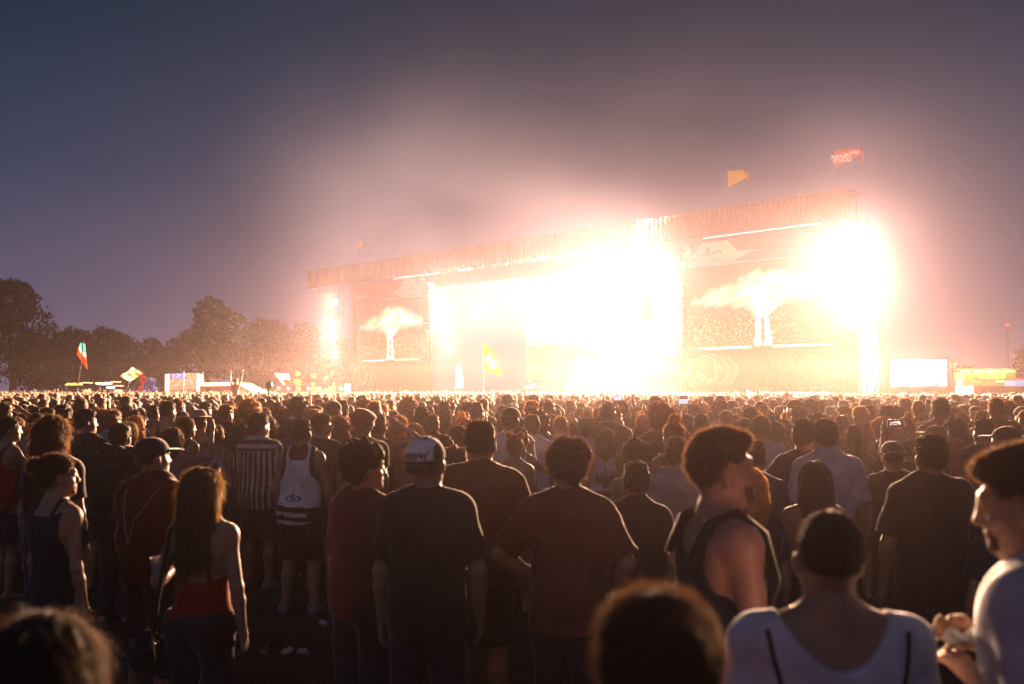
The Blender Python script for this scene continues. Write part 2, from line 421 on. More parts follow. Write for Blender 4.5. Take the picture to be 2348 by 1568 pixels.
def garment_sdf(sp, kind, res, seed):
    k = skel(sp); w = sp.get('w', 1.0); fem = sp.get('fem', 0); fat = sp.get('fat', 1.0); sw = k['sw']
    loose = sp.get('loose', 1.0)
    xm = max(.36, *[abs(k[sd][1][0]) + .1 for sd in (-1, 1)])
    hem = sp.get('hem', .86 if kind in ('tee', 'polo', 'tank') else (.98 if kind in ('strap', 'bra') else .86))
    if kind == 'dress': hem = .55
    if kind == 'bra': hem = 1.17
    zt = max(1.62, *[k[sd][1][2] + .15 for sd in (-1, 1)])
    s = SDF((-xm, -.30, hem - .06), (xm, .30 + max(0, k[1][1][1], k[-1][1][1]), zt), res)
    e = .012 * loose
    hw = (.150 if not fem else .150) * fat
    if kind in ('tee', 'polo'):
        s.cap((0, -.002, 1.34), (0, -.002, hem - .02), .152 * w + e, (.165 * fat * (.5 + .5 * w)) + e * 1.6, .05, fy=.72)
        s.ell((0, -.005, 1.29), (.150 * w + e, .108 * fat + e, .19 + e), .05)
        s.ell((0, -.03, .96), (hw + e * 1.3, .12 * fat + e, .13), .06)
        s.ell((0, .0, 1.12), (.142 * w * fat + e, .10 * fat + e * 1.3, .16), .06)
        if sp.get('belly'): s.ell((0, .04, 1.10), (.17 * fat, .17 * fat, .17), .06)
    elif kind in ('tank', 'crew_tank'):
        s.cap((0, -.002, 1.30), (0, -.002, hem - .02), .148 * w + e, (.160 * fat) + e * 1.6, .05, fy=.72)
        s.ell((0, -.005, 1.29), (.150 * w + e * .8, .108 * fat + e * .8, .19 + e), .05)
        s.ell((0, -.03, .96), (hw + e * 1.3, .12 * fat + e, .13), .06)
    else:
        e = .008
        s.ell((0, -.005, .955), (.170 * fat + e, .112 * fat + e, .125), .05)
        s.ell((0, 0, 1.10), ((.138 if not fem else .118) * w * fat + e, .098 * fat + e, .16), .06)
        s.ell((0, -.005, 1.29), (.150 * w + e, .108 * fat + e, .19), .06)
        for sd in (-1, 1):
            s.ell((sd * .07, -.055, .93), (.085 + e, .075 + e, .095), .05)
            if fem: s.ell((sd * .07, .085, 1.27), (.062 + e,) * 3, .04)
        if kind == 'dress': s.cap((0, 0, 1.02), (0, 0, .5), .135, .25, .05, fy=.85)
    for sd in (-1, 1):
        s.ell((sd * .075, -.072, 1.33), (.07 + e, .035 + e, .10 + e), .04)
        if fem and kind in ('tee', 'tank'): s.ell((sd * .07, .085, 1.27), (.062 + e,) * 3, .04)
    s.cap((-sw * .62, -.01, 1.385), (sw * .62, -.01, 1.385), .085 + e * .6, .085 + e * .6, .05, fy=.95)
    for sd in (-1, 1): s.cap((sd * .025, -.024, 1.500), (sd * sw * .9, -.012, 1.436), .040 + e * .7, .044 + e * .6, .05)
    s.displace(wrinkle(seed, .0062 * loose))
    s.func(lambda X, Y, Z: hem + .012 * np.sin(X * 13 + seed) - Z)
    nb = sp.get('neck', None)
    if kind in ('tee', 'polo', 'crew_tank'):
        for sd in (-1, 1):
            s0, el, wr, fd = k[sd]; ar = (.047 if not fem else .039) * (w * .5 + .5) * sp.get('arm', 1)
            if kind != 'crew_tank':
                d = el - s0; sl = sp.get('sleeve', .66)
                a = SDF.__new__(SDF); a.__dict__.update(s.__dict__); a.D = np.full(s.D.shape, FAR, np.float32)
                a.ell(tuple(s0 - d * .02), (.065 * (w * .6 + .4) * (1 if not fem else .88),) * 3, .03)
                a.cap(s0, s0 + d, ar * 1.2 + .012 * loose, ar * 1.08 + .018 * loose, .03)
                a.displace(wrinkle(seed + 3, .006 * loose, 1.3))
                n = nrm(d); c = s0 + d * sl
                X, Y, Z = a.grid(); a.D = np.maximum(a.D, (X - c[0]) * n[0] + (Y - c[1]) * n[1] + (Z - c[2]) * n[2])
                kk = .03; h = np.maximum(kk - np.abs(s.D - a.D), 0) / kk; s.D = np.minimum(s.D, a.D) - h * h * kk * .25
        nr = nb or .064
        s.cap((0, -.004, 1.492), (0, .06, 1.62), nr, nr + .01, .004, op='s')
        if sp.get('scoop'): sc_ = sp['scoop']; s.func(lambda X, Y, Z: Z - (sc_ + (X / .125) ** 2 * .10))
        if kind == 'polo': s.cap((0, -.012, 1.475), (0, .0, 1.53), nr * 1.05, nr * .98, .01, cut=.9); s.cap((0, -.012, 1.45), (0, .0, 1.60), nr * .86, nr * .84, .004, op='s')
    if kind in ('tank', 'crew_tank'):
        sc = sp.get('scoop', 1.38)
        if kind == 'tank': s.func(lambda X, Y, Z: Z - (sc + (X / .095) ** 2 * .095))
        wd = sp.get('strapw', .115)
        s.func(lambda X, Y, Z: np.where(Z > 1.20, np.abs(X) - (wd + np.clip(1.36 - Z, 0, .2) ** 2 * 2.6), -1))
    if kind in ('strap', 'bra', 'dress'):
        sc = sp.get('scoop', 1.26 if kind != 'bra' else 1.27)
        def f(X, Y, Z):
            bodyp = Z - (sc + np.clip(np.abs(X) - .06, 0, .2) ** 2 * 4)
            strap = np.abs(np.abs(X) - .088) - .011
            return np.minimum(bodyp, strap)
        s.func(f)
        s.func(lambda X, Y, Z: np.where(Z > 1.2, np.abs(X) - .14, -1))
    return s
def legs_mesh(sp, kind, res, seed):
    fat = sp.get('fat', 1.0); st = sp.get('stance', 0); stp = sp.get('step', 0)
    lo = {'shorts': .50, 'trousers': .06, 'skirt': .55, 'minishorts': .72}[kind]
    s = SDF((-.34, -.28, lo - .05), (.34, .28, 1.06), res)
    e = .012
    s.ell((0, -.005, .955), (.165 * fat + e, .112 * fat + e, .125), .05)
    for sd in (-1, 1):
        s.ell((sd * .07, -.055, .93), (.085 + e, .075 + e, .095 + e), .05)
        if kind == 'skirt': continue
        hp = np.array([sd * .088, 0, .90]); kn = np.array([sd * (.10 + st * .5), .02 + sd * stp * .5, .50]); an = np.array([sd * (.105 + st), -.02 + sd * stp, .085])
        if kind == 'trousers': s.cap(hp, kn, .086 * fat + e, .060 + e, .05); s.cap(kn, an, .060 + e, .050 + e, .03)
        else: s.cap(hp, kn, .086 * fat + e, .080 + e, .05)
    if kind == 'skirt': s.cap((0, 0, 1.0), (0, 0, .5), .13 * fat, .23, .05, fy=.85)
    s.displace(wrinkle(seed, .006))
    s.func(lambda X, Y, Z: np.maximum(Z - 1.01, lo - Z))
    return s.mesh()
def hairline(Y):
    return np.interp(Y, [-.11, -.06, -.03, -.012, .012, .03, .055, .075, .10], [1.565, 1.575, 1.598, 1.650, 1.668, 1.655, 1.668, 1.700, 1.722]).astype(np.float32)
def hair_mesh(kind, res, seed, fuzz=400, fl=.02, sp={}):
    s = SDF((-.22, -.28, 1.02 if kind in ('long', 'wavy', 'straight') else 1.35), (.22, .20, 1.92), res)
    C = (0, -.014, 1.664)
    th = {'buzz': .004, 'short': .012, 'fade': .006, 'quiff': .014, 'curly': .022, 'afro': .045, 'long': .014, 'wavy': .020, 'straight': .010, 'bun': .012, 'topbun': .012, 'spacebuns': .012, 'pony': .010, 'bob': .016, 'undercap': .006}[kind]
    s.ell(C, (.077 + th, .096 + th, .092 + th), 0)
    if kind == 'quiff': s.ell((0, .045, 1.742), (.065, .06, .035), .03)
    if kind == 'short': s.ell((0, .01, 1.735), (.07, .085, .035), .03)
    if kind == 'fade': s.ell((0, .015, 1.728), (.066, .084, .040), .03)
    if kind in ('curly', 'afro'):
        s.ell((0, -.01, 1.71), (.09 + th * .5, .10 + th * .5, .06 + th * .5), .04); s.displace(lumps(seed, .013, 55))
    elif kind != 'buzz': s.displace(lumps(seed, .004, 60))
    if kind in ('buzz', 'short', 'fade', 'quiff', 'curly', 'undercap', 'bun', 'topbun', 'spacebuns', 'pony'):
        lf = hairline(s.ax[1])[None, :, None] - (.02 if kind == 'curly' else 0); s.D = np.maximum(s.D, lf - s.ax[2][None, None, :])
    elif kind == 'afro':
        lf = hairline(s.ax[1])[None, :, None] - .035; s.D = np.maximum(s.D, lf - s.ax[2][None, None, :])
    else:
        s.cap((0, -.03, 1.66), (0, -.06, 1.48), .098, .090, .04)
        s.ell((0, .085, 1.60), (.062, .075, .105), .01, op='s')
        ln = sp.get('hairlen', {'bob': 1.47, 'long': 1.24, 'wavy': 1.20, 'straight': 1.16}[kind])
        if kind != 'bob':
            wd = .105 if kind == 'wavy' else .082
            s.cap((0, -.055, 1.58), (0, -.120, ln), .098, wd * .8, .04, fy=.50)
            for sd in (-1, 1):
                s.cap((sd * .06, -.03, 1.58), (sd * (.105 if kind != 'straight' else .085), -.095, ln + .04), .045, .035, .03, fy=.8)
        s.displace(lambda X, Y, Z: .0055 * np.sin(np.arctan2(X, -Y + .02) * 17 + 6 * np.sin(Z * (14 if kind == 'wavy' else 5) + seed)) + (.006 * np.sin(Z * 45 + X * 30) if kind == 'wavy' else 0))
        s.func(lambda X, Y, Z: (ln + .03 * np.sin(X * 40 + seed) - .06 * (1 - np.minimum(1, np.abs(X) / .1))) - Z)
    if kind == 'bun': s.ell((0, -.125, 1.70), (.045, .04, .045), .02)
    if kind == 'topbun': s.ell((0, -.06, 1.785), (.048, .048, .042), .02)
    if kind == 'spacebuns':
        for sd in (-1, 1): s.ell((sd * .062, -.02, 1.765), (.034, .034, .034), .012)
    if kind == 'pony': s.cap((0, -.11, 1.70), (0, -.155, 1.66), .025, .032, .02); s.cap((0, -.155, 1.66), (0, -.14, 1.40), .032, .018, .02)
    V, Q = s.mesh()
    F3 = np.zeros((0, 3), int)
    if fuzz and len(Q):
        r = np.random.default_rng(seed + 7)
        qi = r.integers(0, len(Q), fuzz); w = r.dirichlet((1, 1, 1, 1), fuzz)
        p = (V[Q[qi]] * w[:, :, None]).sum(1)
        nrml = np.cross(V[Q[qi, 2]] - V[Q[qi, 0]], V[Q[qi, 3]] - V[Q[qi, 1]]); nrml /= np.linalg.norm(nrml, axis=1)[:, None] + 1e-9
        long_ = kind in ('long', 'wavy', 'straight', 'bob')
        down = np.array([0, -.15, -1.0])
        tang = down - nrml * (nrml @ down)[:, None]; tang /= np.linalg.norm(tang, axis=1)[:, None] + 1e-6
        if long_: dirn = nrml * .22 + tang * 1.0 + r.normal(size=p.shape) * .16
        elif kind in ('curly', 'afro'): dirn = nrml * .8 + r.normal(size=p.shape) * .6
        else: dirn = nrml * .55 + tang * .25 + r.normal(size=p.shape) * .3
        dirn /= np.linalg.norm(dirn, axis=1)[:, None]
        ln_ = fl * r.uniform(.4, 1.3, fuzz) * (2.6 if long_ else 1)
        side = np.cross(dirn, r.normal(size=p.shape)); side /= np.linalg.norm(side, axis=1)[:, None] + 1e-9
        wv = sp.get('strand', .0016)
        mid = p + dirn * (ln_ * .5)[:, None] + side * (ln_ * .05)[:, None]; tip = p + dirn * ln_[:, None] + tang * (ln_ * .35)[:, None]
        b = len(V); A = p + side * wv; B = p - side * wv; Cc = mid + side * wv * .7; Dd = mid - side * wv * .7
        V2 = np.concatenate([A, B, Cc, Dd, tip]); i = np.arange(fuzz)
        Q = np.concatenate([Q, np.stack([b + i, b + fuzz + i, b + 3 * fuzz + i, b + 2 * fuzz + i], 1)])
        F3 = np.stack([b + 2 * fuzz + i, b + 3 * fuzz + i, b + 4 * fuzz + i], 1)
        V = np.concatenate([V, V2])
    return V, Q, F3
def cap_mesh(res, brim=1, tilt=0, style='cap'):
    s = SDF((-.24, -.26, 1.60), (.24, .30, 1.86), res)
    if style == 'cap':
        s.ell((0, -.012, 1.680), (.093, .112, .088), 0)
        s.func(lambda X, Y, Z: 1.672 + (Y * .12) - Z)
        if brim:
            s.ell((0, .118, 1.682), (.082, .090, .010), .006); s.func(lambda X, Y, Z: np.where(Y < .06, -1, -1))
    elif style == 'beanie':
        s.ell((0, -.02, 1.690), (.094, .112, .105), 0); s.func(lambda X, Y, Z: 1.64 - Z)
    elif style == 'turban':
        s.ell((0, -.02, 1.70), (.125, .14, .11), 0); s.displace(lambda X, Y, Z: .010 * np.sin(Z * 70 + X * 30)); s.func(lambda X, Y, Z: 1.62 - Z)
    elif style == 'hat':
        s.ell((0, -.012, 1.72), (.088, .105, .085), 0); s.func(lambda X, Y, Z: 1.70 - Z); s.ell((0, -.01, 1.705), (.155, .175, .010), .008)
        s.ell((0, -.01, 1.815), (.03, .07, .02), .02, op='s')
    elif style == 'bucket':
        s.ell((0, -.012, 1.72), (.092, .108, .075), 0); s.func(lambda X, Y, Z: 1.70 - Z); s.cap((0, -.01, 1.71), (0, -.01, 1.665), .09, .135, .01, fy=1.15, cut=1)
        s.func(lambda X, Y, Z: 1.66 - Z)
    V, Q = s.mesh(); return V, Q
def xf(V, M):
    M = np.array(M); return V @ M[:3, :3].T + M[:3, 3]

SKIN = [(.34, .19, .125), (.29, .155, .10), (.38, .23, .16), (.20, .10, .06)]
def shoes_mb():
    s = SDF((-.25, -.22, -.02), (.25, .28, .16), .010)
    return s
def build_person(name, sp, res, fine=False, zmin=0.0):
    """body mesh at top level with hair, garments, shoes as children"""
    seed = sp.get('seed', 1); HM = head_matrix(sp); sc = sp.get('scale', 1.0)
    V, Q = body_mesh(sp, res, zmin, fine)
    body = link(name, mesh_np('body', V, [Q]), M_SKIN, None, sp.get('skin', SKIN[0]))
    gk = sp.get('top')
    if gk:
        gs = garment_sdf(sp, gk, sp.get('gres', res), seed); V, Q = gs.mesh()
        tint = sp.get('tint')
        t = tint(V) if tint else None
        nm = {'tee': 't_shirt', 'polo': 'polo_shirt', 'tank': 'tank_top', 'crew_tank': 'sleeveless_shirt', 'strap': 'strappy_top', 'bra': 'bikini_top', 'dress': 'dress'}[gk]
        link(nm, mesh_np(nm, V, [Q], tint=t), M_PRINT if tint else M_CLOTH, body, sp.get('topc', (.1, .1, .1)))
    if sp.get('legs'):
        V, Q = legs_mesh(sp, sp['legs'], max(res, .012), seed + 5)
        nm = {'shorts': 'shorts', 'trousers': 'trousers', 'skirt': 'skirt', 'minishorts': 'shorts'}[sp['legs']]
        link(nm, mesh_np(nm, V, [Q]), M_CLOTH, body, sp.get('legc', (.03, .03, .04)))
    if sp.get('hair'):
        V, Q, T = hair_mesh(sp['hair'], max(.006, res * .8), seed, sp.get('fuzz', 500), sp.get('fl', .016), sp)
        V = xf(V, HM)
        link('hair', mesh_np('hair', V, [Q, T]), M_HAIR, body, sp.get('hairc', (.03, .018, .01)))
    if sp.get('beard'):
        g = SDF((-.12, -.06, 1.48), (.12, .17, 1.66), .006)
        g.ell((0, .035, 1.612), (.0625, .0605, .077), .02); g.ell((0, .040, 1.570), (.0525, .053, .051), .03); g.cap((-.018, .081, 1.540), (.018, .081, 1.540), .0195, .0195, .025)
        g.ell((0, .115, 1.571), (.021, .022, .010), 0, op='s'); g.func(lambda X, Y, Z: np.maximum(Z - (1.585 + np.clip(.05 - Y, 0, .05) * 1.3), -.0 - Y + .0)); g.displace(lumps(5, .0015, 150))
        V, Q = g.mesh(); link('beard', mesh_np('beard', xf(V, HM), [Q]), M_HAIR, body, (.13, .07, .045))
    if sp.get('hat'):
        st = sp['hat']; V, Q = cap_mesh(max(.006, res * .8), 1, 0, st)
        Mh = HM @ Matrix.Translation((0, 0, 0)) @ Matrix.Rotation(R(180 if sp.get('backwards') else 0), 4, 'Z')
        V = xf(V, Mh)
        link('cap' if st == 'cap' else ('hat' if st in ('hat', 'bucket') else 'headscarf'), mesh_np('hat', V, [Q]), M_CLOTH, body, sp.get('hatc', (.1, .1, .1)))
    if sp.get('shoes'):
        st = sp.get('stance', 0)
        for sd in (-1, 1):
            an = np.array([sd * (.105 + st), -.02 + sd * sp.get('step', 0), .085])
            s = SDF(an + (-.1, -.14, -.10), an + (.1, .26, .06), .009)
            s.cap(an + (0, -.035, -.035), an + (sd * .02, .15, -.05), .047, .036, .03); s.cap(an + (0, -.02, -.03), an + (0, -.02, .02), .045, .045, .02)
            s.func(lambda X, Y, Z: np.maximum(-Z, Z - .115))
            V, Q = s.mesh(); link('shoe', mesh_np('shoe', V, [Q]), M_CLOTH, body, sp.get('shoec', (.2, .2, .2)))
    return body
def place(body, x, y, h, yaw):
    s = h / 1.75; body.scale = (s, s, s); body.location = (x, y, 0); body.rotation_euler = (0, 0, R(-yaw))

# ------------------------------------------------------------------ people one can tell apart
BLK = (.012, .011, .014); NAVY = (.012, .016, .035); WHT = (.8, .78, .8); GREY = (.10, .10, .12); MAR = (.10, .022, .02); PINK = (.42, .24, .25)
BROWN_H = (.030, .016, .008); BLACK_H = (.012, .008, .006); BLOND_H = (.30, .17, .06); LBR_H = (.09, .045, .018); RED_H = (.14, .045, .015)
HEROES = []     # (px, py, s, anchor name or None, object, height)
def hero(px, py, s, label, anchor=None, yaw=None, group=None, **sp):
    Y = F / s; top = P(px, py, Y); h = 1.75 * top.z / (1.765 if sp.get('hair') not in ('afro', 'curly', 'topbun', 'spacebuns') else 1.80)
    if sp.get('hair') is None and sp.get('hat'): h = 1.75 * top.z / 1.775
    sp.setdefault('seed', len(HEROES) + 3)
    res = max(.0075, min(.015, 3.6 / s)); 
    if s > 900: res = .0075
    sp.setdefault('fuzz', int(min(5200, 700 + s * 4.5))); sp.setdefault('strand', max(.0008, min(.0016, .5 / s)))
    b = build_person('person', sp, res, fine=sp.get('fine', False), zmin=0.0)
    if yaw is None: yaw = math.degrees(math.atan2(4 - top.x, 95 - Y)) + rnd.uniform(-8, 8)
    place(b, top.x, Y, h, yaw)
    tag(b, label, 'person', group)
    HEROES.append((px, py, s, anchor, b, h)); b['_sp'] = 0
    del b['_sp']
    return b
def local_pts(body, pts): return [body.matrix_world @ Vector(p) for p in pts]
from mathutils.bvhtree import BVHTree
def bvh_of(objs):
    vs = []; fs = []
    for o in objs:
        b = len(vs); vs += [v.co.copy() for v in o.data.vertices]; fs += [tuple(i + b for i in p.vertices) for p in o.data.polygons]
    return BVHTree.FromPolygons(vs, fs)
def kid(body, name):
    for c in body.children:
        if c.name.split('.')[0] == name: return c
def back_pts(tree, pts, off=.006, dirn=(0, 1, 0), start=-.6):
    out = []
    for x, z in pts:
        loc, n, i, d = tree.ray_cast(Vector((x, start, z)), Vector(dirn))
        if loc is None: continue
        out.append(loc - Vector(dirn) * off)
    return out
def strap(body, pts, width, name, colour, thick=.004, front=False, label=None, keep_child=True):
    """a flat band laid over the back (or front) of the figure, points (x, z)"""
    tr = bvh_of([body] + [c for c in body.children if c.type == 'MESH' and c.name.split('.')[0] not in ('hair',)])
    dense = []
    for i in range(len(pts) - 1):
        for t in np.linspace(0, 1, 9)[:-1]: dense.append((pts[i][0] * (1 - t) + pts[i + 1][0] * t, pts[i][1] * (1 - t) + pts[i + 1][1] * t))
    dense.append(pts[-1])
    p = back_pts(tr, dense, thick, (0, -1, 0) if front else (0, 1, 0), .6 if front else -.6)
    mb = MB()
    if len(p) > 2: mb.tube(p, width, 6)
    return mb.build(name, M_CLOTH, body, colour, True)
I8 = 'hang'
# --- row of figures closest to the lens
h_tank = hero(1898, 1163, 905, 'close man with buzzed hair in a white scoop tank top with black back cords', 'the buzzed man in the scooped white tank', yaw=3, hair='buzz', hairc=(.016, .010, .007), top='tee', topc=(.50, .53, .66), w=1.20, loose=.35, scoop=1.375, legs='shorts', skin=(.30, .17, .12), sleeve=.5, fuzz=9000, fl=.006, strand=.0006)
for sd in (-1, 1):
    strap(h_tank, [(sd * .175, 1.465), (sd * .165, 1.40), (sd * .140, 1.30), (sd * .105, 1.20), (sd * .05, 1.10), (sd * .01, 1.04)], .0065, 'back_cord', BLK)
h_head = hero(1502, 1352, 1480, 'nearest head at the bottom edge, smooth dark hair, left of the white shirt', 'the nearest head at the bottom edge', yaw=-4, hair='bun', hairc=(.035, .018, .008), top='tee', topc=(.25, .03, .03), fem=1, w=.95, legs='shorts', fuzz=15000, fl=.022, strand=.0006)
h_bl = hero(112, 1412, 1290, 'cropped head in the bottom left corner with long dark blond hair', 'the blond head in the bottom left corner', yaw=14, hair='long', hairc=(.026, .014, .005), top='tee', topc=(.22, .03, .04), fem=1, w=.9, legs='shorts', fuzz=15000, fl=.022, strand=.0006)
h_eat = hero(2366, 1026, 900, 'bearded man at the right edge in a white shirt, looking left and holding a napkin', 'the bearded man at the right edge', yaw=-52, hy=-12, hp=-12, hair='short', hairc=(.08, .045, .02), top='tee', topc=(.42, .44, .54), w=1.05, legs='shorts', armL=((.25, -.2, -1), (-.52, .62, .28)), armR=((.25, -.2, -1), (-.60, .60, .38)), fine=.004, fuzz=9000, fl=.011, beard=.03, curlL=.55, curlR=.6, skin=(.42, .22, .14))
h_walk = hero(1652, 984, 665, 'tall stubbled man walking right in profile wearing a dark tank top and backpack straps', 'the tall man walking in profile', yaw=78, hy=10, hair='fade', hairc=(.12, .068, .034), top='tank', topc=NAVY, w=1.0, legs='shorts', armL=((.12, -.25, -1), (.0, .5, -.8)), armR=((.14, .1, -1), (-.1, .8, -.35)), fine=.005, step=.14, fuzz=8000, fl=.013, beard=.02, scoop=1.36, skin=(.42, .20, .14), strapw=.112)
# --- the row behind
h_cap = hero(980, 999, 480, 'man in charcoal t-shirt wearing a white cap backwards, arms hanging', 'the man in the backwards white cap', yaw=8, hy=10, hr=-3, hair='undercap', hairc=BLACK_H, hat=None, top='tee', topc=(.022, .022, .028), w=1.0, loose=1.2, legs='trousers', armR='hang2', fine=.005, sleeve=.78, hem=.84)
h_prof = hero(836, 1002, 440, 'man with thick dark hair and maroon t-shirt turned to look right', 'the man in maroon looking right', yaw=38, hy=28, hair='curly', hairc=BLACK_H, top='tee', topc=(.11, .026, .028), w=.98, loose=1.4, legs='shorts', armR='hang', fine=.005, sleeve=.8)
h_brn = hero(1102, 967, 385, 'broad man with a high domed head in a rust brown t-shirt', 'the broad man in rust brown', yaw=4, hair='short', hairc=(.03, .017, .01), top='tee', topc=(.09, .033, .018), w=1.10, loose=1.6, legs='shorts', armR='hang2', sleeve=.8)
h_pink = hero(1302, 999, 452, 'curly haired man in a dusty maroon t-shirt with both hands in his pockets', 'the curly haired man in dusty maroon', yaw=6, hy=-14, hair='curly', hairc=(.05, .024, .012), top='tee', topc=(.14, .042, .038), w=1.08, loose=1.6, legs='trousers', armL='hip', armR='pocket', fine=.006, sleeve=.85, hem=.82, fuzz=6000, fl=.022)
h_kid = hero(1458, 1060, 392, 'short haired boy with protruding ears in a black t-shirt', 'the boy in a black t-shirt', yaw=4, hair='short', hairc=BROWN_H, top='tee', topc=(.035, .028, .03), w=.98, loose=1.3, legs='shorts', fl=.008)
h_blonde = hero(468, 1074, 458, 'blond woman in a low backed red top holding a beer, sunglasses on her head', 'the blond woman in the red top', yaw=12, hy=10, hair='straight', hairc=(.12, .068, .018), hairlen=1.27, top='strap', topc=(.28, .014, .012), scoop=1.17, fem=1, w=1.08, fat=1.05, legs='trousers', armL=((.42, -.05, -1), (.15, .95, .12)), armR='hang', fine=.005, fuzz=9000, fl=.022, skin=(.36, .22, .17))
h_dress = hero(134, 1040, 420, 'woman with pinned up hair in a navy sleeveless dress looking right', 'the woman in the navy dress', yaw=30, hy=32, hair='bun', hairc=(.055, .03, .015), top='dress', topc=(.008, .022, .040), fem=1, w=.98, scoop=1.42, fine=.005, skin=(.40, .21, .14), fuzz=3500, fl=.02)
h_redcap = hero(352, 1003, 368, 'man in dark navy baseball cap and dark red shirt with thin white bag cords', 'the man in the dark navy cap', yaw=22, hy=24, hair='undercap', hairc=(.04, .022, .012), hat='cap', hatc=(.020, .026, .05), top='tee', topc=(.08, .010, .010), w=1.15, loose=1.5, legs='shorts')
strap(h_redcap, [(-.10, 1.44), (-.10, 1.35), (-.095, 1.22), (-.05, 1.10)], .0045, 'bag_cord', (.30, .30, .36))
strap(h_redcap, [(.13, 1.44), (.08, 1.36), (.0, 1.26), (-.04, 1.12)], .0045, 'bag_cord', (.20, .20, .26))
h_wavy = hero(124, 958, 330, 'woman with long wavy honey coloured hair behind the navy dress', 'the woman with long honey hair', yaw=10, hy=10, hair='wavy', hairc=(.10, .052, .016), top='tee', topc=(.02, .022, .035), fem=1, w=1.1, legs='trousers', fuzz=6000, hairlen=1.22, fl=.022)
h_strip = hero(596, 949, 226, 'man in a black and white vertically striped shirt and denim shorts', 'the man in the striped shirt', yaw=14, hy=24, hair='short', hairc=BLACK_H, top='tee', topc=(1, 1, 1), w=1.06, loose=1.7, gres=.009, legs='shorts', legc=(.035, .045, .06), shoes=1, hem=.83, sleeve=.8, armL='hang2', stance=.02,
   tint=lambda V: np.where((((V[:, 2] > 1.40) & (np.abs(V[:, 0]) < .21)) * (np.sin(V[:, 2] * 75) > 0) + ((V[:, 2] <= 1.40) | (np.abs(V[:, 0]) >= .21)) * (np.sin(V[:, 0] * 118 + .6) > .05))[:, None], np.array([[.60, .48, .48]]), np.array([[.016, .014, .022]])))
def tint_tank(V):
    z = V[:, 2]; x = V[:, 0]
    t = np.tile(np.array([[.74, .74, .80]]), (len(V), 1))
    zz = z + x * .05
    t[((zz > .935) & (zz < .985)) | ((zz > .855) & (zz < .895))] = (.015, .014, .018)
    m = (z > 1.2) & (np.abs(x) > .128 + np.clip(1.36 - z, 0, .2) ** 2 * 2.6 - .022); t[m] = (.02, .014, .02)
    m = (np.hypot(x, z - 1.47) < .092) & (z > 1.40); t[m] = (.12, .015, .02)
    e = ((x + .03) / .075) ** 2 + ((z - 1.06) / .030) ** 2; t[(e < 1) & (e > .45) & (V[:, 1] < 0)] = (.12, .14, .18); t[(e < .2) & (V[:, 1] < 0)] = (.2, .22, .26)
    m = (np.abs(x + .03) < .006) & (z > 1.09) & (z < 1.12) & (V[:, 1] < 0); t[m] = (.15, .15, .2)
    return t
h_wt = hero(692, 961, 254, 'man in a white sleeveless jersey with black hem bands and dark shorts', 'the man in the white sleeveless jersey', yaw=6, hy=16, hair='short', hairc=BLACK_H, top='crew_tank', topc=(1, 1, 1), strapw=.145, w=1.02, loose=1.5, gres=.009, legs='shorts', legc=(.014, .013, .018), shoes=1, hem=.83, tint=tint_tank, armR='hang2', armL='hang2', stance=.03, skin=(.34, .19, .14))
h_buns = hero(1180, 989, 252, 'woman with two small buns on top of her head in a pale pink top', 'the woman with two hair buns', hair='spacebuns', hairc=(.12, .06, .025), top='tank', topc=(.40, .24, .28), fem=1, legs='shorts', scoop=1.40)
h_hood = hero(1863, 1059, 392, 'dark woman with smooth long hair and bare upper back', 'the woman with smooth dark hair', yaw=-6, hair='straight', hairc=(.018, .010, .007), top='strap', topc=(.05, .022, .016), fem=1, w=1.12, legs='shorts', hairlen=1.26, scoop=1.32, skin=(.24, .12, .08), fl=.01)
h_wtee = hero(1892, 964, 302, 'man with cropped hair and lit ears in a loose white t-shirt', 'the man in the loose white t-shirt', hair='short', hairc=(.045, .022, .012), top='tee', topc=(.46, .42, .50), w=1.08, loose=2.0, legs='shorts', armR='hang2', sleeve=.95, hem=.80)
h_dtee = hero(1841, 963, 292, 'man in a dark brown t-shirt with elbow out, touching the white t-shirt man', 'the man with his elbow out', yaw=14, hy=6, hair='short', hairc=BROWN_H, top='tee', topc=(.045, .028, .026), w=1.04, legs='shorts', armL='hip', loose=1.3)
h_gcap = hero(2045, 1012, 300, 'man in a grey flat cap and black t-shirt', 'the man in the grey cap', yaw=4, hair='undercap', hairc=BROWN_H, hat='cap', backwards=1, hatc=(.13, .12, .14), top='tee', topc=(.018, .016, .018), w=1.0, legs='trousers')
h_polo = hero(2132, 999, 392, 'heavy set man in a dark polo shirt with folded collar', 'the heavy man in the dark polo', yaw=-4, hair='short', hairc=BLACK_H, top='polo', topc=(.022, .018, .024), w=1.16, fat=1.12, loose=1.6, legs='trousers', armL='hang2', armR='hang2', sleeve=.85)
h_rcap = hero(2303, 978, 285, 'man in a dark cap with its peak pointing left and black t-shirt', 'the man with a left pointing cap', yaw=-30, hy=-35, hair='undercap', hairc=BROWN_H, hat='cap', hatc=(.03, .03, .035), top='tee', topc=(.02, .018, .016), legs='shorts', w=1.05)
h_gtee = hero(1727, 1011, 335, 'man in a slate grey t-shirt half hidden behind the profile man', 'the man in the slate grey t-shirt', hy=14, hair='short', hairc=BROWN_H, top='tee', topc=(.12, .10, .12), w=1.08, legs='shorts')
h_bl2 = hero(1712, 1072, 425, 'woman with straight pale blond hair in a dark blue top behind the profile man', 'the pale blond woman in dark blue', hair='straight', hairc=(.36, .22, .09), hairlen=1.27, top='tee', topc=(.03, .032, .048), fem=1, w=1.1, legs='shorts')
h_wp = hero(1549, 1006, 312, 'man with a narrow neck in a pale lilac t-shirt', 'the man in the pale lilac t-shirt', hair='short', hairc=(.05, .03, .015), top='tee', topc=(.42, .34, .36), w=1.12, loose=1.8, legs='shorts', sleeve=.9)
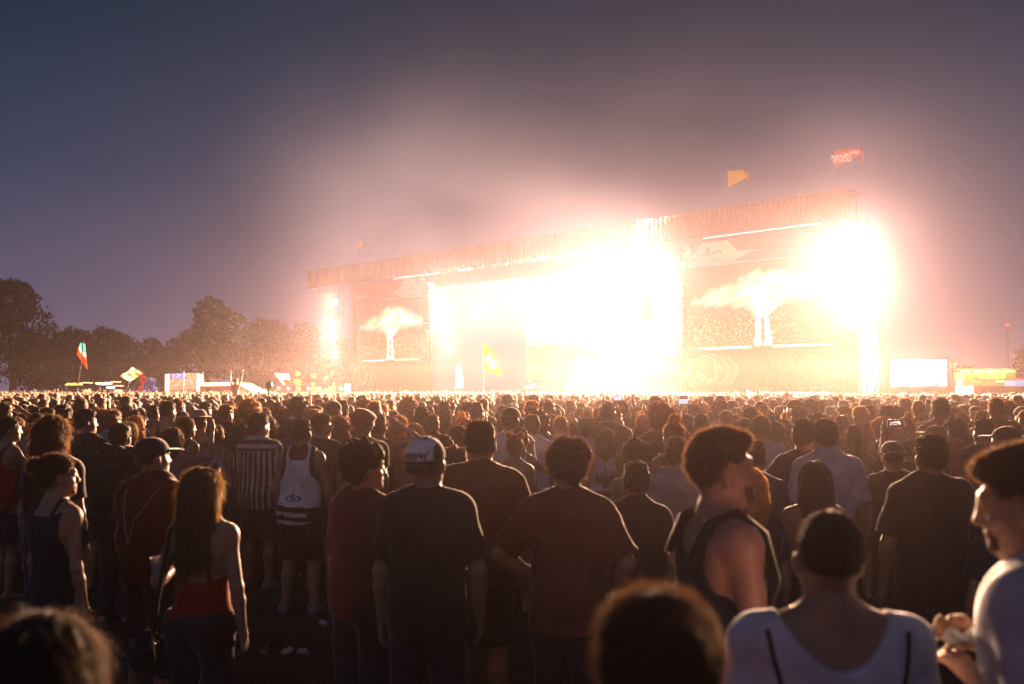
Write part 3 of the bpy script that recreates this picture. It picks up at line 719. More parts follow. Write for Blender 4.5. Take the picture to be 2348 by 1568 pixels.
h_rnd = hero(1460, 1009, 300, 'man with round bushy hair just behind the boy in black', 'the man with round bushy hair', hair='afro', hairc=(.05, .025, .014), top='tank', topc=(.2, .11, .09), legs='shorts', fuzz=3000)
h_w13 = hero(1340, 959, 205, 'man in white t-shirt standing behind the curly haired man', 'the white t-shirt behind the curly man', hair='short', hairc=BROWN_H, top='tee', topc=(.44, .42, .50), loose=1.5, legs='shorts')
h_lh = hero(1386, 981, 212, 'woman with very long straight hair in a short white tank top', 'the long haired woman in a white tank', hair='straight', hairc=(.06, .033, .018), hairlen=1.10, top='tank', topc=(.50, .46, .58), fem=1, legs='shorts', hem=1.03, scoop=1.40)
h_gl = hero(1046, 1021, 292, 'small curly haired person with glasses beside the rust brown shirt', 'the small person with glasses', yaw=30, hair='curly', hairc=(.10, .05, .02), top='tee', topc=(.16, .08, .06), fem=1, legs='shorts')
h_g2 = hero(1013, 994, 262, 'person with fluffy hair peeking out between cap and rust brown shirt', None, yaw=24, hair='curly', hairc=(.09, .045, .02), top='tee', topc=(.1, .06, .05), legs='shorts')
h_rd = hero(780, 957, 216, 'woman with long auburn hair in a dark olive top', 'the woman with long auburn hair', yaw=10, hair='wavy', hairc=(.13, .045, .016), top='tee', topc=(.035, .028, .014), fem=1, w=1.1, legs='shorts')
h_ls = hero(738, 949, 226, 'man with short dark hair and glasses looking right in a black t-shirt', 'the man with glasses in black', yaw=12, hy=38, hair='short', hairc=BLACK_H, top='tee', topc=(.02, .02, .016), legs='shorts', sunglasses=1)
h_tur = hero(833, 943, 232, 'person in a bulky patterned red headscarf', 'the person in the red headscarf', hair=None, hat='turban', hatc=(.30, .045, .03), top='tee', topc=(.08, .04, .03), legs='shorts')
h_hoh = hero(868, 951, 214, 'man with both hands clasped behind his head', 'the man with hands behind his head', hair='short', hairc=BROWN_H, top='tank', topc=(.10, .05, .035), armR='head', armL='head', legs='shorts')
h_b3 = hero(914, 955, 196, 'woman with long loose blond hair behind the white cap', 'the loose haired blond woman', hair='wavy', hairc=(.34, .19, .08), top='tank', topc=(.25, .14, .1), fem=1, legs='shorts')
h_b4 = hero(950, 972, 208, 'person with a round blond bob directly above the white cap', None, hair='bob', hairc=(.30, .17, .08), top='tank', topc=(.38, .28, .28), fem=1, legs='shorts')
h_up = hero(497, 974, 214, 'woman with gathered up hair in a white vest with a thin brown bag strap', 'the woman in the white vest', hair='bun', hairc=(.11, .06, .025), top='tank', topc=(.40, .38, .46), fem=1, w=1.08, legs='shorts', scoop=1.38)
strap(h_up, [(.08, 1.45), (.04, 1.36), (-.04, 1.24), (-.09, 1.12)], .006, 'bag_strap', (.08, .03, .015))
h_56 = hero(562, 974, 218, 'bare shouldered man with tousled hair left of the striped shirt', None, yaw=20, hair='curly', hairc=(.10, .055, .02), top='tank', topc=(.05, .05, .06), legs='shorts', fl=.012)
h_pk = hero(398, 982, 240, 'person in a dusty pink t-shirt raising a hand to the face', 'the dusty pink t-shirt', yaw=16, hair='bob', hairc=(.08, .04, .018), top='tee', topc=(.30, .19, .19), fem=1, w=1.05, armR='phone', legs='shorts')
h_gr = hero(197, 939, 226, 'man in a dark green t-shirt with his face turned right', 'the man in dark green', yaw=14, hy=36, hair='short', hairc=BLACK_H, top='tee', topc=(.024, .030, .026), w=1.05, legs='shorts')
h_bp = hero(278, 972, 262, 'dark figure in a bulky black coat behind the navy cap', 'the figure in the bulky black coat', yaw=8, hair='short', hairc=BLACK_H, top='tee', topc=(.010, .013, .018), w=1.5, fat=1.4, loose=2.5, legs='trousers')
h_rt = hero(22, 955, 236, 'woman at the left edge in a red top drinking from a cup', 'the woman in red drinking', yaw=40, hy=20, hair='bun', hairc=BLACK_H, top='tank', topc=(.32, .015, .012), fem=1, armR=((.25, .5, -.6), (-.25, .35, 1)), legs='skirt')
h_cp = hero(88, 945, 205, 'man with a shaved head in a pale blue shirt', 'the shaved man in pale blue', yaw=18, hair='buzz', hairc=BROWN_H, top='tee', topc=(.14, .17, .26), legs='shorts')
h_hat = hero(458, 944, 190, 'person in a straw hat with dark band', 'the straw hat', yaw=12, hair='undercap', hairc=BROWN_H, hat='hat', hatc=(.34, .24, .16), top='tank', topc=(.4, .36, .4), legs='shorts')
h_427 = hero(428, 957, 196, 'woman in profile with sunglasses beside the straw hat', None, yaw=30, hy=30, hair='bob', hairc=(.08, .04, .02), top='tank', topc=(.05, .03, .03), fem=1, legs='shorts')
h_386 = hero(386, 921, 172, 'tall dark haired man in a grey vest rising above the row', 'the tall man in the grey vest', hy=20, hair='short', hairc=BLACK_H, top='tank', topc=(.08, .07, .08), legs='shorts')
h_bb = hero(1956, 974, 236, 'woman with gathered dark hair and a bare back in a strapless brown top', 'the woman with the bare back', hair='pony', hairc=(.05, .028, .014), top='strap', topc=(.04, .025, .02), scoop=1.16, fem=1, legs='shorts', skin=(.40, .22, .14))
h_r19 = hero(2021, 955, 205, 'person with frizzy golden hair in a brown vest', 'the person with frizzy golden hair', hair='curly', hairc=(.24, .13, .06), top='tank', topc=(.12, .06, .045), fem=1, legs='shorts', fuzz=2600)
h_ph = hero(2086, 1010, 232, 'person holding a glowing phone up to film the stage', 'the person filming on a phone', yaw=-12, hair='short', hairc=BROWN_H, top='tee', topc=(.07, .045, .03), armR=((.30, .55, .45), (-.35, .25, 1)), armL=((.15, .65, .45), (-.22, .25, 1)), legs='shorts')
h_red2 = hero(2188, 955, 215, 'man with a thick hair mop in a crimson t-shirt', 'the man in the crimson t-shirt', yaw=-14, hair='curly', hairc=(.07, .04, .02), top='tee', topc=(.26, .03, .03), w=1.08, legs='shorts')
h_dk2 = hero(2251, 962, 238, 'man with dark smooth hair in a black t-shirt beside the crimson shirt', 'the dark haired man beside crimson', yaw=-10, hair='short', hairc=BLACK_H, top='tee', topc=(.018, .016, .018), w=1.05, legs='shorts')
h_ctc = hero(2143, 975, 226, 'man with a black cap whose peak points left behind the polo shirt', None, yaw=-40, hy=-25, hair='undercap', hairc=BLACK_H, hat='cap', hatc=(.02, .02, .022), top='tee', topc=(.04, .03, .03), legs='shorts')
h_w17 = hero(1744, 955, 226, 'man with light hair in a bright white t-shirt above the profile man', 'the bright white t-shirt', hair='short', hairc=(.07, .04, .02), top='tee', topc=(.46, .42, .48), w=1.02, legs='shorts', loose=1.4)
h_17b = hero(1704, 957, 220, 'man with round dark brown hair left of the bright white t-shirt', None, hy=10, hair='curly', hairc=(.05, .028, .014), top='tee', topc=(.12, .05, .04), legs='shorts', fl=.01)
h_18c = hero(1775, 967, 214, 'thin person in a pale shirt between white t-shirt and dark brown t-shirt', None, hair='bob', hairc=(.09, .05, .022), top='tee', topc=(.34, .26, .26), fem=1, legs='shorts')
h_edge = hero(-95, 1290, 800, 'bare shoulder and arm at the far left edge of the frame', None, yaw=40, hair='short', hairc=BROWN_H, top='tank', topc=(.02, .02, .03), armR=((.3, .45, -1), (-.2, 1, -.35)), legs='shorts')
h_navy2 = hero(2285, 1140, 420, 'small person in a navy top tucked behind the bearded man', None, yaw=-8, hair='bob', hairc=BLACK_H, top='tee', topc=(.02, .03, .07), fem=1, legs='shorts')

# --- white cap with lettering, worn backwards
def white_cap(body):
    HM = Matrix.Rotation(0, 4, 'Z'); sp = dict(hy=10, hr=-3); HM = head_matrix(sp)
    s = SDF((-.13, -.16, 1.55), (.13, .15, 1.80), .005)
    s.ell((0, -.010, 1.672), (.092, .110, .094), 0)
    s.func(lambda X, Y, Z: 1.650 - .10 * np.maximum(Y, -.03) * 0 + .05 * (Y + .1) - Z)
    V, Q = s.mesh()
    t = np.where(((V[:, 1] < .07) & (V[:, 0] < .070))[:, None], np.array([[.95, .90, .95]]), np.array([[.025, .022, .028]]))
    o = link('cap', mesh_np('cap', xf(V, HM), [Q], tint=t), M_PRINT, body, (1, 1, 1))
    b = SDF((-.12, -.26, 1.52), (.12, -.02, 1.72), .005)
    b.ell((0, -.118, 1.628), (.072, .050, .030), 0); b.func(lambda X, Y, Z: np.maximum(Y + .085, np.abs(Z - (1.640 + .35 * (Y + .09) - X * X * 4)) - .006))
    V2, Q2 = b.mesh()
    if len(V2): link('cap_brim', mesh_np('brim', xf(V2, HM), [Q2]), M_CLOTH, o, (.02, .018, .022))
    cu = bpy.data.curves.new('cap_text', 'FONT'); cu.body = 'betway'; cu.size = .046; cu.align_x = 'CENTER'; cu.offset = .0011
    to = bpy.data.objects.new('tmp', cu); COL.objects.link(to); bpy.context.view_layer.update()
    me = bpy.data.meshes.new_from_object(to.evaluated_get(bpy.context.evaluated_depsgraph_get())); bpy.data.objects.remove(to)
    for v in me.vertices:
        x, y = v.co.x - .012, v.co.y; z = 1.668 + y
        k = 1 - (x / .092) ** 2 - ((z - 1.672) / .094) ** 2
        yy = -.010 - .110 * math.sqrt(max(k, .02)) - .0015
        v.co = HM @ Vector((x, yy, z))
    me.materials.clear(); l = link('lettering', me, M_CLOTH, o, (.02, .015, .03))
white_cap(h_cap)

# --- things people hold or wear
bpy.context.view_layer.update()
def hand_world(body, side, dist=.09, sp_arm=None, sp={}):
    k = skel(sp); s0, e, wr, fd = k[side]; return body.matrix_world @ Vector(wr + fd * dist)
def sunglasses(body, sp, z=1.742, y=.02):
    HM = head_matrix(sp); mb = MB()
    for sd in (-1, 1):
        mb.lathe([(0.0, .004), (.020, .003), (.026, 0), (.020, -.003), (0, -.004)], (sd * .034, y + .055, z + .012), 14, (Vector((1, 0, 0)), Vector((0, .35, .94)), Vector((0, .94, -.35))))
        mb.tube([(sd * .06, y + .05, z + .012), (sd * .092, y, z - .02), (sd * .094, y - .05, z - .055)], .003, 6)
    mb.tube([(-.012, y + .06, z + .012), (.012, y + .06, z + .012)], .003, 6)
    for i, v in enumerate(mb.v): mb.v[i] = tuple(HM @ Vector(v))
    o = mb.build('sunglasses', plain('dark_lens', (.01, .01, .012), .12, var=False), None, None, True)
    o.matrix_world = body.matrix_world.copy(); return o
tag(sunglasses(h_blonde, dict(hy=10), 1.748, .0), 'dark sunglasses resting on top of the blond woman in red', 'sunglasses')
tag(sunglasses(h_ls, dict(hy=38), 1.625, .045), 'glasses worn by the man in black looking right', 'glasses')
def cup(loc, r=.042, h=.12, label='', fill=(.55, .22, .05), tilt=0.0):
    root = empty('plastic_cup', loc); tag(root, label, 'cup')
    root.rotation_euler = (tilt, 0, .4)
    mb = MB(); mb.lathe([(0, 0), (r * .75, 0), (r, h), (r * 1.06, h + .003), (r * .97, h), (r * .74, .006), (0, .006)], n=24)
    m, nt, b = new_mat('cup_plastic'); b.inputs['Base Color'].default_value = (.75, .72, .72, 1); b.inputs['Roughness'].default_value = .3; b.inputs['Transmission Weight'].default_value = .45
    mb.build('cup_wall', m, root, None, True)
    if fill:
        mb = MB(); mb.lathe([(0, .008), (r * .73, .008), (r * .90, h * .68), (0, h * .68)], n=24); mb.build('beer', plain('beer', fill, .3, var=False), root, None, True)
        mb = MB(); mb.lathe([(0, h * .68), (r * .91, h * .68), (r * .95, h * .86), (0, h * .89)], n=24); mb.build('foam', plain('foam', (.8, .72, .62), .9, var=False), root, None, True)
    return root
hw = hand_world(h_blonde, -1, .07, sp=dict(fem=1, w=1.08, armL=((.35, -.15, -1), (-.15, .75, -.18))))
hw = P(364, 1338, F / 458 + .12); cup(hw, r=.044, h=.13, label='clear plastic cup of beer held by the blond woman in red')
hw = hand_world(h_rt, 1, .08, sp=dict(fem=1, armR=((.25, .5, -.6), (-.25, .35, 1))))
cup(hw + Vector((.02, .02, 0)), fill=None, label='green tinted cup raised by the woman in red at left edge')
# napkin held by the man at the right edge
def napkin():
    q = dict(w=1.05, armL=((.25, -.2, -1), (-.52, .62, .28)), armR=((.25, -.2, -1), (-.60, .60, .38))); c = hand_world(h_eat, -1, .10, sp=q) * .6 + hand_world(h_eat, 1, .10, sp=q) * .4 + Vector((0, 0, .05)); root = empty('paper_tray', c + Vector((.0, -.01, -.03)), .5)
    tag(root, 'folded white paper napkin and snack held by the bearded man', 'napkin')
    mb = MB(); n = 9; g = []
    for i in range(n):
        for j in range(n):
            x = (i / (n - 1) - .5) * .15; y = (j / (n - 1) - .5) * .12; mb.v.append((x, y, .35 * abs(x) + .02 * math.sin(j * 1.4) + .9 * x * x))
    for i in range(n - 1):
        for j in range(n - 1): mb.f.append((i * n + j, (i + 1) * n + j, (i + 1) * n + j + 1, i * n + j + 1))
    mb.build('paper', plain('paper', (.62, .62, .60), .9, var=False), root, None, True)
    s = SDF((-.1, -.08, -.03), (.1, .08, .08), .006); s.cap((-.045, 0, .035), (.045, .01, .035), .026, .022, .01); s.displace(lumps(4, .004, 90)); V, Q = s.mesh()
    link('snack', mesh_np('snack', V, [Q]), plain('snack', (.30, .13, .05), .7), root)
napkin()
# phone held high, with the stage on its display
def phone(body, sp, label, w=.15, h=.075):
    c = (hand_world(body, 1, .13, sp=sp) + hand_world(body, -1, .13, sp=sp)) / 2
    root = empty('phone', c); tag(root, label, 'phone')
    mb = MB(); mb.box((0, 0, 0), (w / 2, .005, h / 2)); mb.build('phone_case', plain('phone_case', (.01, .01, .01), .3, var=False), root)
    nx, nz = 40, 20; xs = np.linspace(-w * .46, w * .46, nx); zs = np.linspace(-h * .44, h * .44, nz)
    X, Z = np.meshgrid(xs, zs, indexing='ij'); V = np.stack([X, np.full(X.shape, -.0065), Z], -1).reshape(-1, 3)
    u = X / w + .5; v = Z / h + .5
    img = np.zeros(X.shape + (3,)) + (.02, .006, .006)
    for (a, b, rx, rz, col) in [(.30, .55, .16, .10, (1, .35, .28)), (.52, .62, .14, .10, (1, .55, .5)), (.74, .62, .10, .16, (1, .7, .65)), (.20, .28, .05, .08, (1, .9, .9)), (.45, .30, .12, .05, (1, .5, .4)), (.82, .40, .05, .10, (1, .8, .8)), (.62, .38, .05, .05, (1, .9, .9))]:
        m = ((u - a) / rx) ** 2 + ((v - b) / rz) ** 2 < 1; img[m] = col
    i = np.arange(nx - 1)[:, None] * nz + np.arange(nz - 1)[None]; i = i.ravel()
    link('display', mesh_np('display', V, [np.stack([i, i + nz, i + nz + 1, i + 1], 1)], False, img.reshape(-1, 3)), tint_mat('phone_display', 1.6), root)
    return root
phone(h_ph, dict(armR=((.30, .55, .45), (-.35, .25, 1)), armL=((.15, .65, .45), (-.22, .25, 1))), 'black phone held sideways showing the bright stage, right of centre')
# shoulder bag of the blond woman, backpack of the walking man
def handbag():
    root = empty('handbag'); root.matrix_world = h_blonde.matrix_world.copy(); tag(root, 'dark shoulder bag with gold fittings hanging from the blond woman', 'handbag')
    s = SDF((-.50, -.25, .55), (-.1, .20, .95), .01); s.cap((-.28, -.06, .82), (-.25, .06, .70), .08, .10, .02, fy=.55); s.cap((-.34, -.02, .74), (-.2, -.02, .74), .09, .09, .03, fy=.5); V, Q = s.mesh()
    link('bag_body', mesh_np('bag', V, [Q]), M_CLOTH, root, (.014, .016, .03))
    mb = MB(); mb.tube([(-.24, -.09, .80), (-.19, -.13, 1.05), (-.155, -.125, 1.28), (-.150, -.08, 1.44), (-.150, -.01, 1.475), (-.16, .08, 1.42), (-.20, .12, 1.1), (-.24, .06, .8)], .012, 6); mb.build('shoulder_strap', M_CLOTH, root, (.014, .014, .02), True)
    mb = MB(); mb.tube([(-.22, -.12, .90), (-.19, -.14, .78), (-.18, -.14, .70)], .006, 6); mb.lathe([(0, .004), (.014, 0), (0, -.004)], (-.17, -.145, .86), 10, (Vector((1, 0, 0)), Vector((0, 0, 1)), Vector((0, 1, 0))))
    mb.build('gold_buckle', plain('gold', (.6, .38, .10), .3, metal=1.0, var=False), root, None, True)
handbag()
def backpack(body, label, colour, w=1.0, dz=0):
    root = empty('backpack'); root.matrix_world = body.matrix_world.copy(); tag(root, label, 'backpack')
    s = SDF((-.25, -.42, .85), (.25, .05, 1.55), .010); s.ell((0, -.20, 1.20), (.15 * w, .085, .21), .03); s.cap((-.07, -.20, 1.06), (.07, -.20, 1.06), .10, .10, .05); s.cap((-.06, -.26, 1.10), (.06, -.26, 1.10), .06, .06, .03)
    V, Q = s.mesh(); V = V + (0, 0, dz); link('pack_bag', mesh_np('pack', V, [Q]), M_CLOTH, root, colour)
    for sd in (-1, 1):
        mb = MB(); mb.tube([(sd * .09, -.15, 1.36), (sd * .105, -.09, 1.475), (sd * .115, .0, 1.505), (sd * .12, .085, 1.44), (sd * .13, .125, 1.30), (sd * .15, .06, 1.14), (sd * .13, -.10, 1.08)], [.014, .018, .02, .018, .014, .010, .009], 6)
        mb.build('shoulder_strap', M_CLOTH, root, colour, True)
backpack(h_walk, 'black backpack with padded straps on the tall man walking in profile', (.012, .011, .014), .8, -.16)
backpack(h_bp, 'bulky dark backpack with faint blue lettering behind the dark navy cap', (.010, .014, .020), 1.5)

# ------------------------------------------------------------------ the rest of the crowd
PROTO = []
def proto(who, garment, top, hair, w=1.0, fem=0, pose=('hang', 'hang'), hat=None, hatname='', hy=0, **kw):
    sp = dict(top=top, hair=hair, w=w, fem=fem, armL=pose[0], armR=pose[1], hat=hat, hy=hy, seed=len(PROTO) * 7 + 40, loose=1.4, **kw)
    V, Q = body_mesh(sp, .0165); parts = [('person', mesh_np('body', V, [Q]), M_SKIN, 'skin')]
    if top:
        gs = garment_sdf(sp, top, .0165, sp['seed']); V, Q = gs.mesh(); nm = {'tee': 't_shirt', 'tank': 'tank_top', 'strap': 'strappy_top'}[top]
        parts.append((nm, mesh_np(nm, V, [Q]), M_CLOTH, 'top'))
    V, Q = legs_mesh(sp, 'shorts' if len(PROTO) % 3 else 'trousers', .02, 3); parts.append(('shorts' if len(PROTO) % 3 else 'trousers', mesh_np('legs', V, [Q]), M_CLOTH, 'legs'))
    HM = head_matrix(sp)
    if hair:
        V, Q, T = hair_mesh(hair, .014, sp['seed'], 900, .016, dict(strand=.0022)); parts.append(('hair', mesh_np('hair', xf(V, HM), [Q, T]), M_HAIR, 'hair'))
    if hat:
        V, Q = cap_mesh(.013, style=hat); parts.append((hatname, mesh_np('hat', xf(V, HM @ Matrix.Rotation(R(kw.get('hrot', 0)), 4, 'Z')), [Q]), M_CLOTH, 'hat'))
    for _, me, m, _r in parts: me.materials.clear(); me.materials.append(m)
    PROTO.append(dict(who=who, garment=garment, parts=parts, fem=fem, sp=sp))
proto('short-haired man', 't-shirt', 'tee', 'short', 1.05, pose=('pocket', 'hang2'), hp=-4)
proto('short-haired man', 'vest', 'tank', 'short', 1.02, hy=35, pose=('hold', 'hang'))
proto('curly-haired man', 't-shirt', 'tee', 'curly', 1.0, hy=-35, pose=('hang', 'hold'), hr=5)
proto('long-haired woman', 'top', 'strap', 'straight', 1.0, 1, hr=-6, pose=('hold', 'hip'))
proto('wavy-haired woman', 'vest', 'tank', 'wavy', 1.0, 1, hy=12)
proto('bob-haired woman', 't-shirt', 'tee', 'bob', .98, 1, pose=('cross', 'cross'))
proto('buzz-cut man', 't-shirt', 'tee', 'buzz', 1.08, hy=28, pose=('hip', 'hang'))
proto('cap-wearing man', 't-shirt', 'tee', 'undercap', 1.02, hat='cap', hatname='cap', hy=-10)
proto('ponytailed woman', 'vest', 'tank', 'pony', .95, 1, hy=-30, pose=('clap', 'clap'))
proto('short-haired man, hand raised,', 't-shirt', 'tee', 'short', 1.0, pose=('hang', 'up'))
proto('long-haired woman, arms up,', 'top', 'strap', 'straight', .95, 1, pose=('up', 'upbent'))
proto('bun-haired woman', 'vest', 'tank', 'topbun', .98, 1, pose=('hold', 'hang'))
proto('bushy-haired person', 't-shirt', 'tee', 'afro', .96, hy=10)
proto('shirtless man', '', None, 'short', 1.08, hy=-8)
proto('short-haired man, filming,', 't-shirt', 'tee', 'quiff', 1.0, pose=('phone', 'phone'))
proto('sun-hatted person', 'vest', 'tank', 'bob', .95, 1, hat='bucket', hatname='hat')
proto('backwards-capped man', 't-shirt', 'tee', 'undercap', 1.05, hat='cap', hatname='cap', hrot=180)
proto('tall man, hands on head,', 'vest', 'tank', 'short', 1.02, pose=('head', 'head'))
TOPC = [('white', (.72, .68, .74)), ('black', (.018, .016, .02)), ('grey', (.14, .13, .15)), ('maroon', (.11, .022, .022)), ('navy', (.016, .022, .05)), ('pale-pink', (.42, .27, .27)),
        ('rust', (.18, .06, .03)), ('olive', (.05, .05, .025)), ('red', (.33, .025, .02)), ('beige', (.34, .25, .17)), ('pale-blue', (.20, .25, .36)), ('brown', (.07, .035, .022))]
HAIRC = [BLACK_H, BROWN_H, BROWN_H, (.05, .028, .014), LBR_H, (.17, .09, .035), BLOND_H, RED_H]
# positions on a jittered triangular grid that thins towards the stage barrier
cand = []
step = .60
row = 0; y = 5.6
while y < 118:
    dens = 1.0 if y < 30 else (.88 if y < 55 else .72)
    x = -.60 * y - 3 + (row % 2) * step / 2
    while x < .60 * y + 3:
        px_, py_ = x + rnd.uniform(-.19, .19), y + rnd.uniform(-.17, .17)
        if rnd.random() < dens and (Vector((px_, py_, 0)) - SL).dot(SN) > 6.5 and not (py_ > 55 and px_ > .32 * py_):
            cand.append((px_, py_))
        x += step
    y += step * .86; row += 1
def scr(x, y, z): 
    c, s_ = math.cos(PITCH), math.sin(PITCH); dz = z - 2.0
    dep = y * c + dz * s_; up = -y * s_ + dz * c
    return W0 / 2 + F * x / dep, H0 / 2 - F * up / dep
def ok_near(x, y):
    for (hpx, hpy, s_, an, b, h) in HEROES:
        dx, dy = b.location.x - x, b.location.y - y
        if dx * dx + dy * dy < .40 ** 2: return False
        if y < F / s_ + .05:                   # would stand in front of someone the photograph shows
            px, py = scr(x, y, 1.62); sc = F / y
            if abs(px - hpx) < .24 * sc + .13 * s_: return False
    px, py = scr(x, y, 1.6)
    if y < 9.2 and not (px < 60 or px > 2050 or 1500 < px < 1620): return False
    if y < 10.6 and 520 < px < 800: return False
    return True
near = []; far = []
cand.sort(key=lambda c: c[1])
for c in cand:
    if c[1] < 16 and not ok_near(*c): continue
    px, _ = scr(c[0], c[1], 1.7)
    if len(near) < 300 - len(HEROES) - 4 and c[1] > 7.4:
        if -60 < px < W0 + 60: near.append(c)
        elif c[1] < 20: continue
        else: far.append(c)
    elif c[1] > 7.4: far.append(c)
ANCH = [(hx, hy_, s_, an) for (hx, hy_, s_, an, b, h) in HEROES if an and len(an.split()) <= 5 and 150 < s_ < 480]
ORD = ['', 'second ', 'third ', 'fourth ', 'fifth ', 'sixth ', 'seventh ', 'eighth ', 'ninth ', 'tenth ', 'eleventh ', 'twelfth ']
seen = {}
hand_up = []
for i, (x, y) in enumerate(near):
    pr = PROTO[rnd.choice([0, 0, 0, 0, 1, 1, 2, 2, 3, 3, 3, 4, 4, 4, 5, 5, 6, 6, 7, 8, 8, 8, 11, 11, 12, 13, 16, 0, 3] + ([14, 15, 17] if i % 3 == 0 else []) + ([9, 10, 9] if y > 15 and i % 3 == 1 else []))]
    if y > 12 and pr is PROTO[17] and rnd.random() < .5: pr = PROTO[0]
    h = rnd.gauss(1.76, .055) if not pr['fem'] else rnd.gauss(1.65, .05); h = max(1.50, min(1.90, h))
    yaw = math.degrees(math.atan2(3 - x, 92 - y)) + rnd.gauss(0, 16)
    tn, tc = rnd.choice(TOPC); hc = rnd.choice(HAIRC); sk = rnd.choice(SKIN[:3] + SKIN)
    cols = dict(skin=sk, top=tc, hair=hc, legs=rnd.choice([(.03, .035, .05), (.015, .014, .018), (.10, .09, .07)]), hat=rnd.choice([(.02, .02, .025), (.3, .3, .33), (.04, .05, .09), (.25, .04, .03)]))
    root = None
    for (nm, me, m, role) in pr['parts']:
        o = bpy.data.objects.new(nm, me); COL.objects.link(o); o.color = (*cols[role], 1)
        if root is None: root = o
        else: o.parent = root
    place(root, x, y, h, yaw)
    px, py = scr(x, y, h)
    a = min(ANCH, key=lambda q: abs(q[0] - px) + .5 * abs(q[1] - py))
    side = 'behind' if abs(px - a[0]) < 16 else ('left of' if px < a[0] else 'right of')
    base = pr['who'] + (' in ' + tn + ' ' + pr['garment'] if pr['garment'] else '') 
    key = (base, side, a[3]); n = seen.get(key, 0); seen[key] = n + 1
    if n: base = ORD[n] + base if n < len(ORD) else base
    tag(root, (base + ', ' + side + ' ' + a[3]).replace(',,', ','), 'person', 'people standing in the crowd')
    if pr is PROTO[14]: hand_up.append(root)
for i, b in enumerate(hand_up[:7]):                       # phones of the people filming
    k = skel(PROTO[14]['sp']); wr = (k[1][2] + k[1][3] * .12 + k[-1][2] + k[-1][3] * .12) / 2
    bpy.context.view_layer.update(); c = b.matrix_world @ Vector(wr)
    root = empty('phone', c, b.rotation_euler.z); mb = MB(); mb.box((0, 0, 0), (.072, .005, .036)); mb.build('phone_case', plain('phone_case', (.01, .01, .01), .3, var=False), root)
    mb = MB(); mb.box((0, -.0065, 0), (.066, .0012, .031)); mb.build('display', plain('phone_light', (.1, .1, .12), .3, em=(.6, .75, 1), es=.9, var=False), root)
    tag(root, ' '.join(('lit phone held up ' + b['label'].split(', ')[-1] + ', above ' + b['label'].split(' in ')[-1].split(',')[0]).split()[:16]), 'phone', 'phones held up in the crowd')

# far crowd: one mass of several thousand heads and shoulders
def far_variant(top, hair, fem, armL, armR, res, hy=0):
    sp = dict(top=top, hair=hair, fem=fem, w=1.0 if not fem else .98, armL=armL, armR=armR, hy=hy, loose=1.3, seed=len(LOD) + 3)
    Vs, Qs, ids = [], [], []; b = 0
    V, Q = body_mesh(sp, res, zmin=1.05); Vs.append(V); Qs.append(Q); ids.append(np.full(len(V), 0)); b += len(V)
    g = garment_sdf(dict(sp, hem=1.06), top, res, 3); V, Q = g.mesh(); Vs.append(V); Qs.append(Q + b); ids.append(np.full(len(V), 1)); b += len(V)
    V, Q, T = hair_mesh(hair, res * .8, 3, 0); V = xf(V, head_matrix(sp)); Vs.append(V); Qs.append(Q + b); ids.append(np.full(len(V), 2))
    return np.concatenate(Vs), np.concatenate(Qs), np.concatenate(ids)
LOD = []
VAR = [('tee', 'short', 0, 'hang', 'hang'), ('tank', 'straight', 1, 'hang', 'hang'), ('tee', 'curly', 0, 'hang', 'hold'), ('tee', 'bob', 1, 'cross', 'cross'), ('tank', 'short', 0, 'hang', 'hang'),
       ('tee', 'short', 0, 'hang', 'up'), ('tank', 'wavy', 1, 'up', 'up'), ('tee', 'topbun', 1, 'hang', 'hang'), ('tee', 'buzz', 0, 'phone', 'phone')]
for res in (.030, .052):
    LOD.append([]); 
    for i, v in enumerate(VAR): LOD[-1].append(far_variant(*v, res, hy=(i * 37) % 50 - 25))
def build_far(pts):
    Vs, Qs, Cs = [], [], []; b = 0
    for x, y in pts:
        left = x < 0
        vi = rnd.choice([0, 0, 1, 1, 2, 3, 4, 4, 7]) if rnd.random() > (.07 if left else .025) else rnd.choice([5, 5, 6, 8])
        if y < 34 and vi in (5, 6): vi = 2
        V, Q, ids = LOD[0 if y < 34 else 1][vi]
        h = (rnd.gauss(1.75, .06) if vi not in (1, 3, 6, 7) else rnd.gauss(1.65, .05)) / 1.75; h = min(h, 1.08)
        a = -(math.atan2(3 - x, 92 - y) + rnd.gauss(0, .3)); c, s_ = math.cos(a), math.sin(a)
        W = np.stack([(V[:, 0] * c - V[:, 1] * s_) * h + x, (V[:, 0] * s_ + V[:, 1] * c) * h + y, V[:, 2] * h], 1)
        pal = np.array([rnd.choice(SKIN[:3]), rnd.choice(TOPC)[1], rnd.choice(HAIRC)])
        Vs.append(W.astype(np.float32)); Qs.append(Q + b); Cs.append(pal[ids]); b += len(V)
    return np.concatenate(Vs), np.concatenate(Qs), np.concatenate(Cs)
V, Q, C = build_far(far)
m, nt, bs = new_mat('far_crowd'); a = N(nt, 'ShaderNodeAttribute', attribute_name='tint'); nt.links.new(a.outputs['Color'], bs.inputs['Base Color'])
bs.inputs['Roughness'].default_value = .65; bs.inputs['Sheen Weight'].default_value = .6; bs.inputs['Sheen Roughness'].default_value = .35
tag(link('crowd', mesh_np('crowd', V, [Q], tint=C), m), 'dense far crowd of heads and raised hands filling the field up to the stage', 'crowd', kind='stuff')

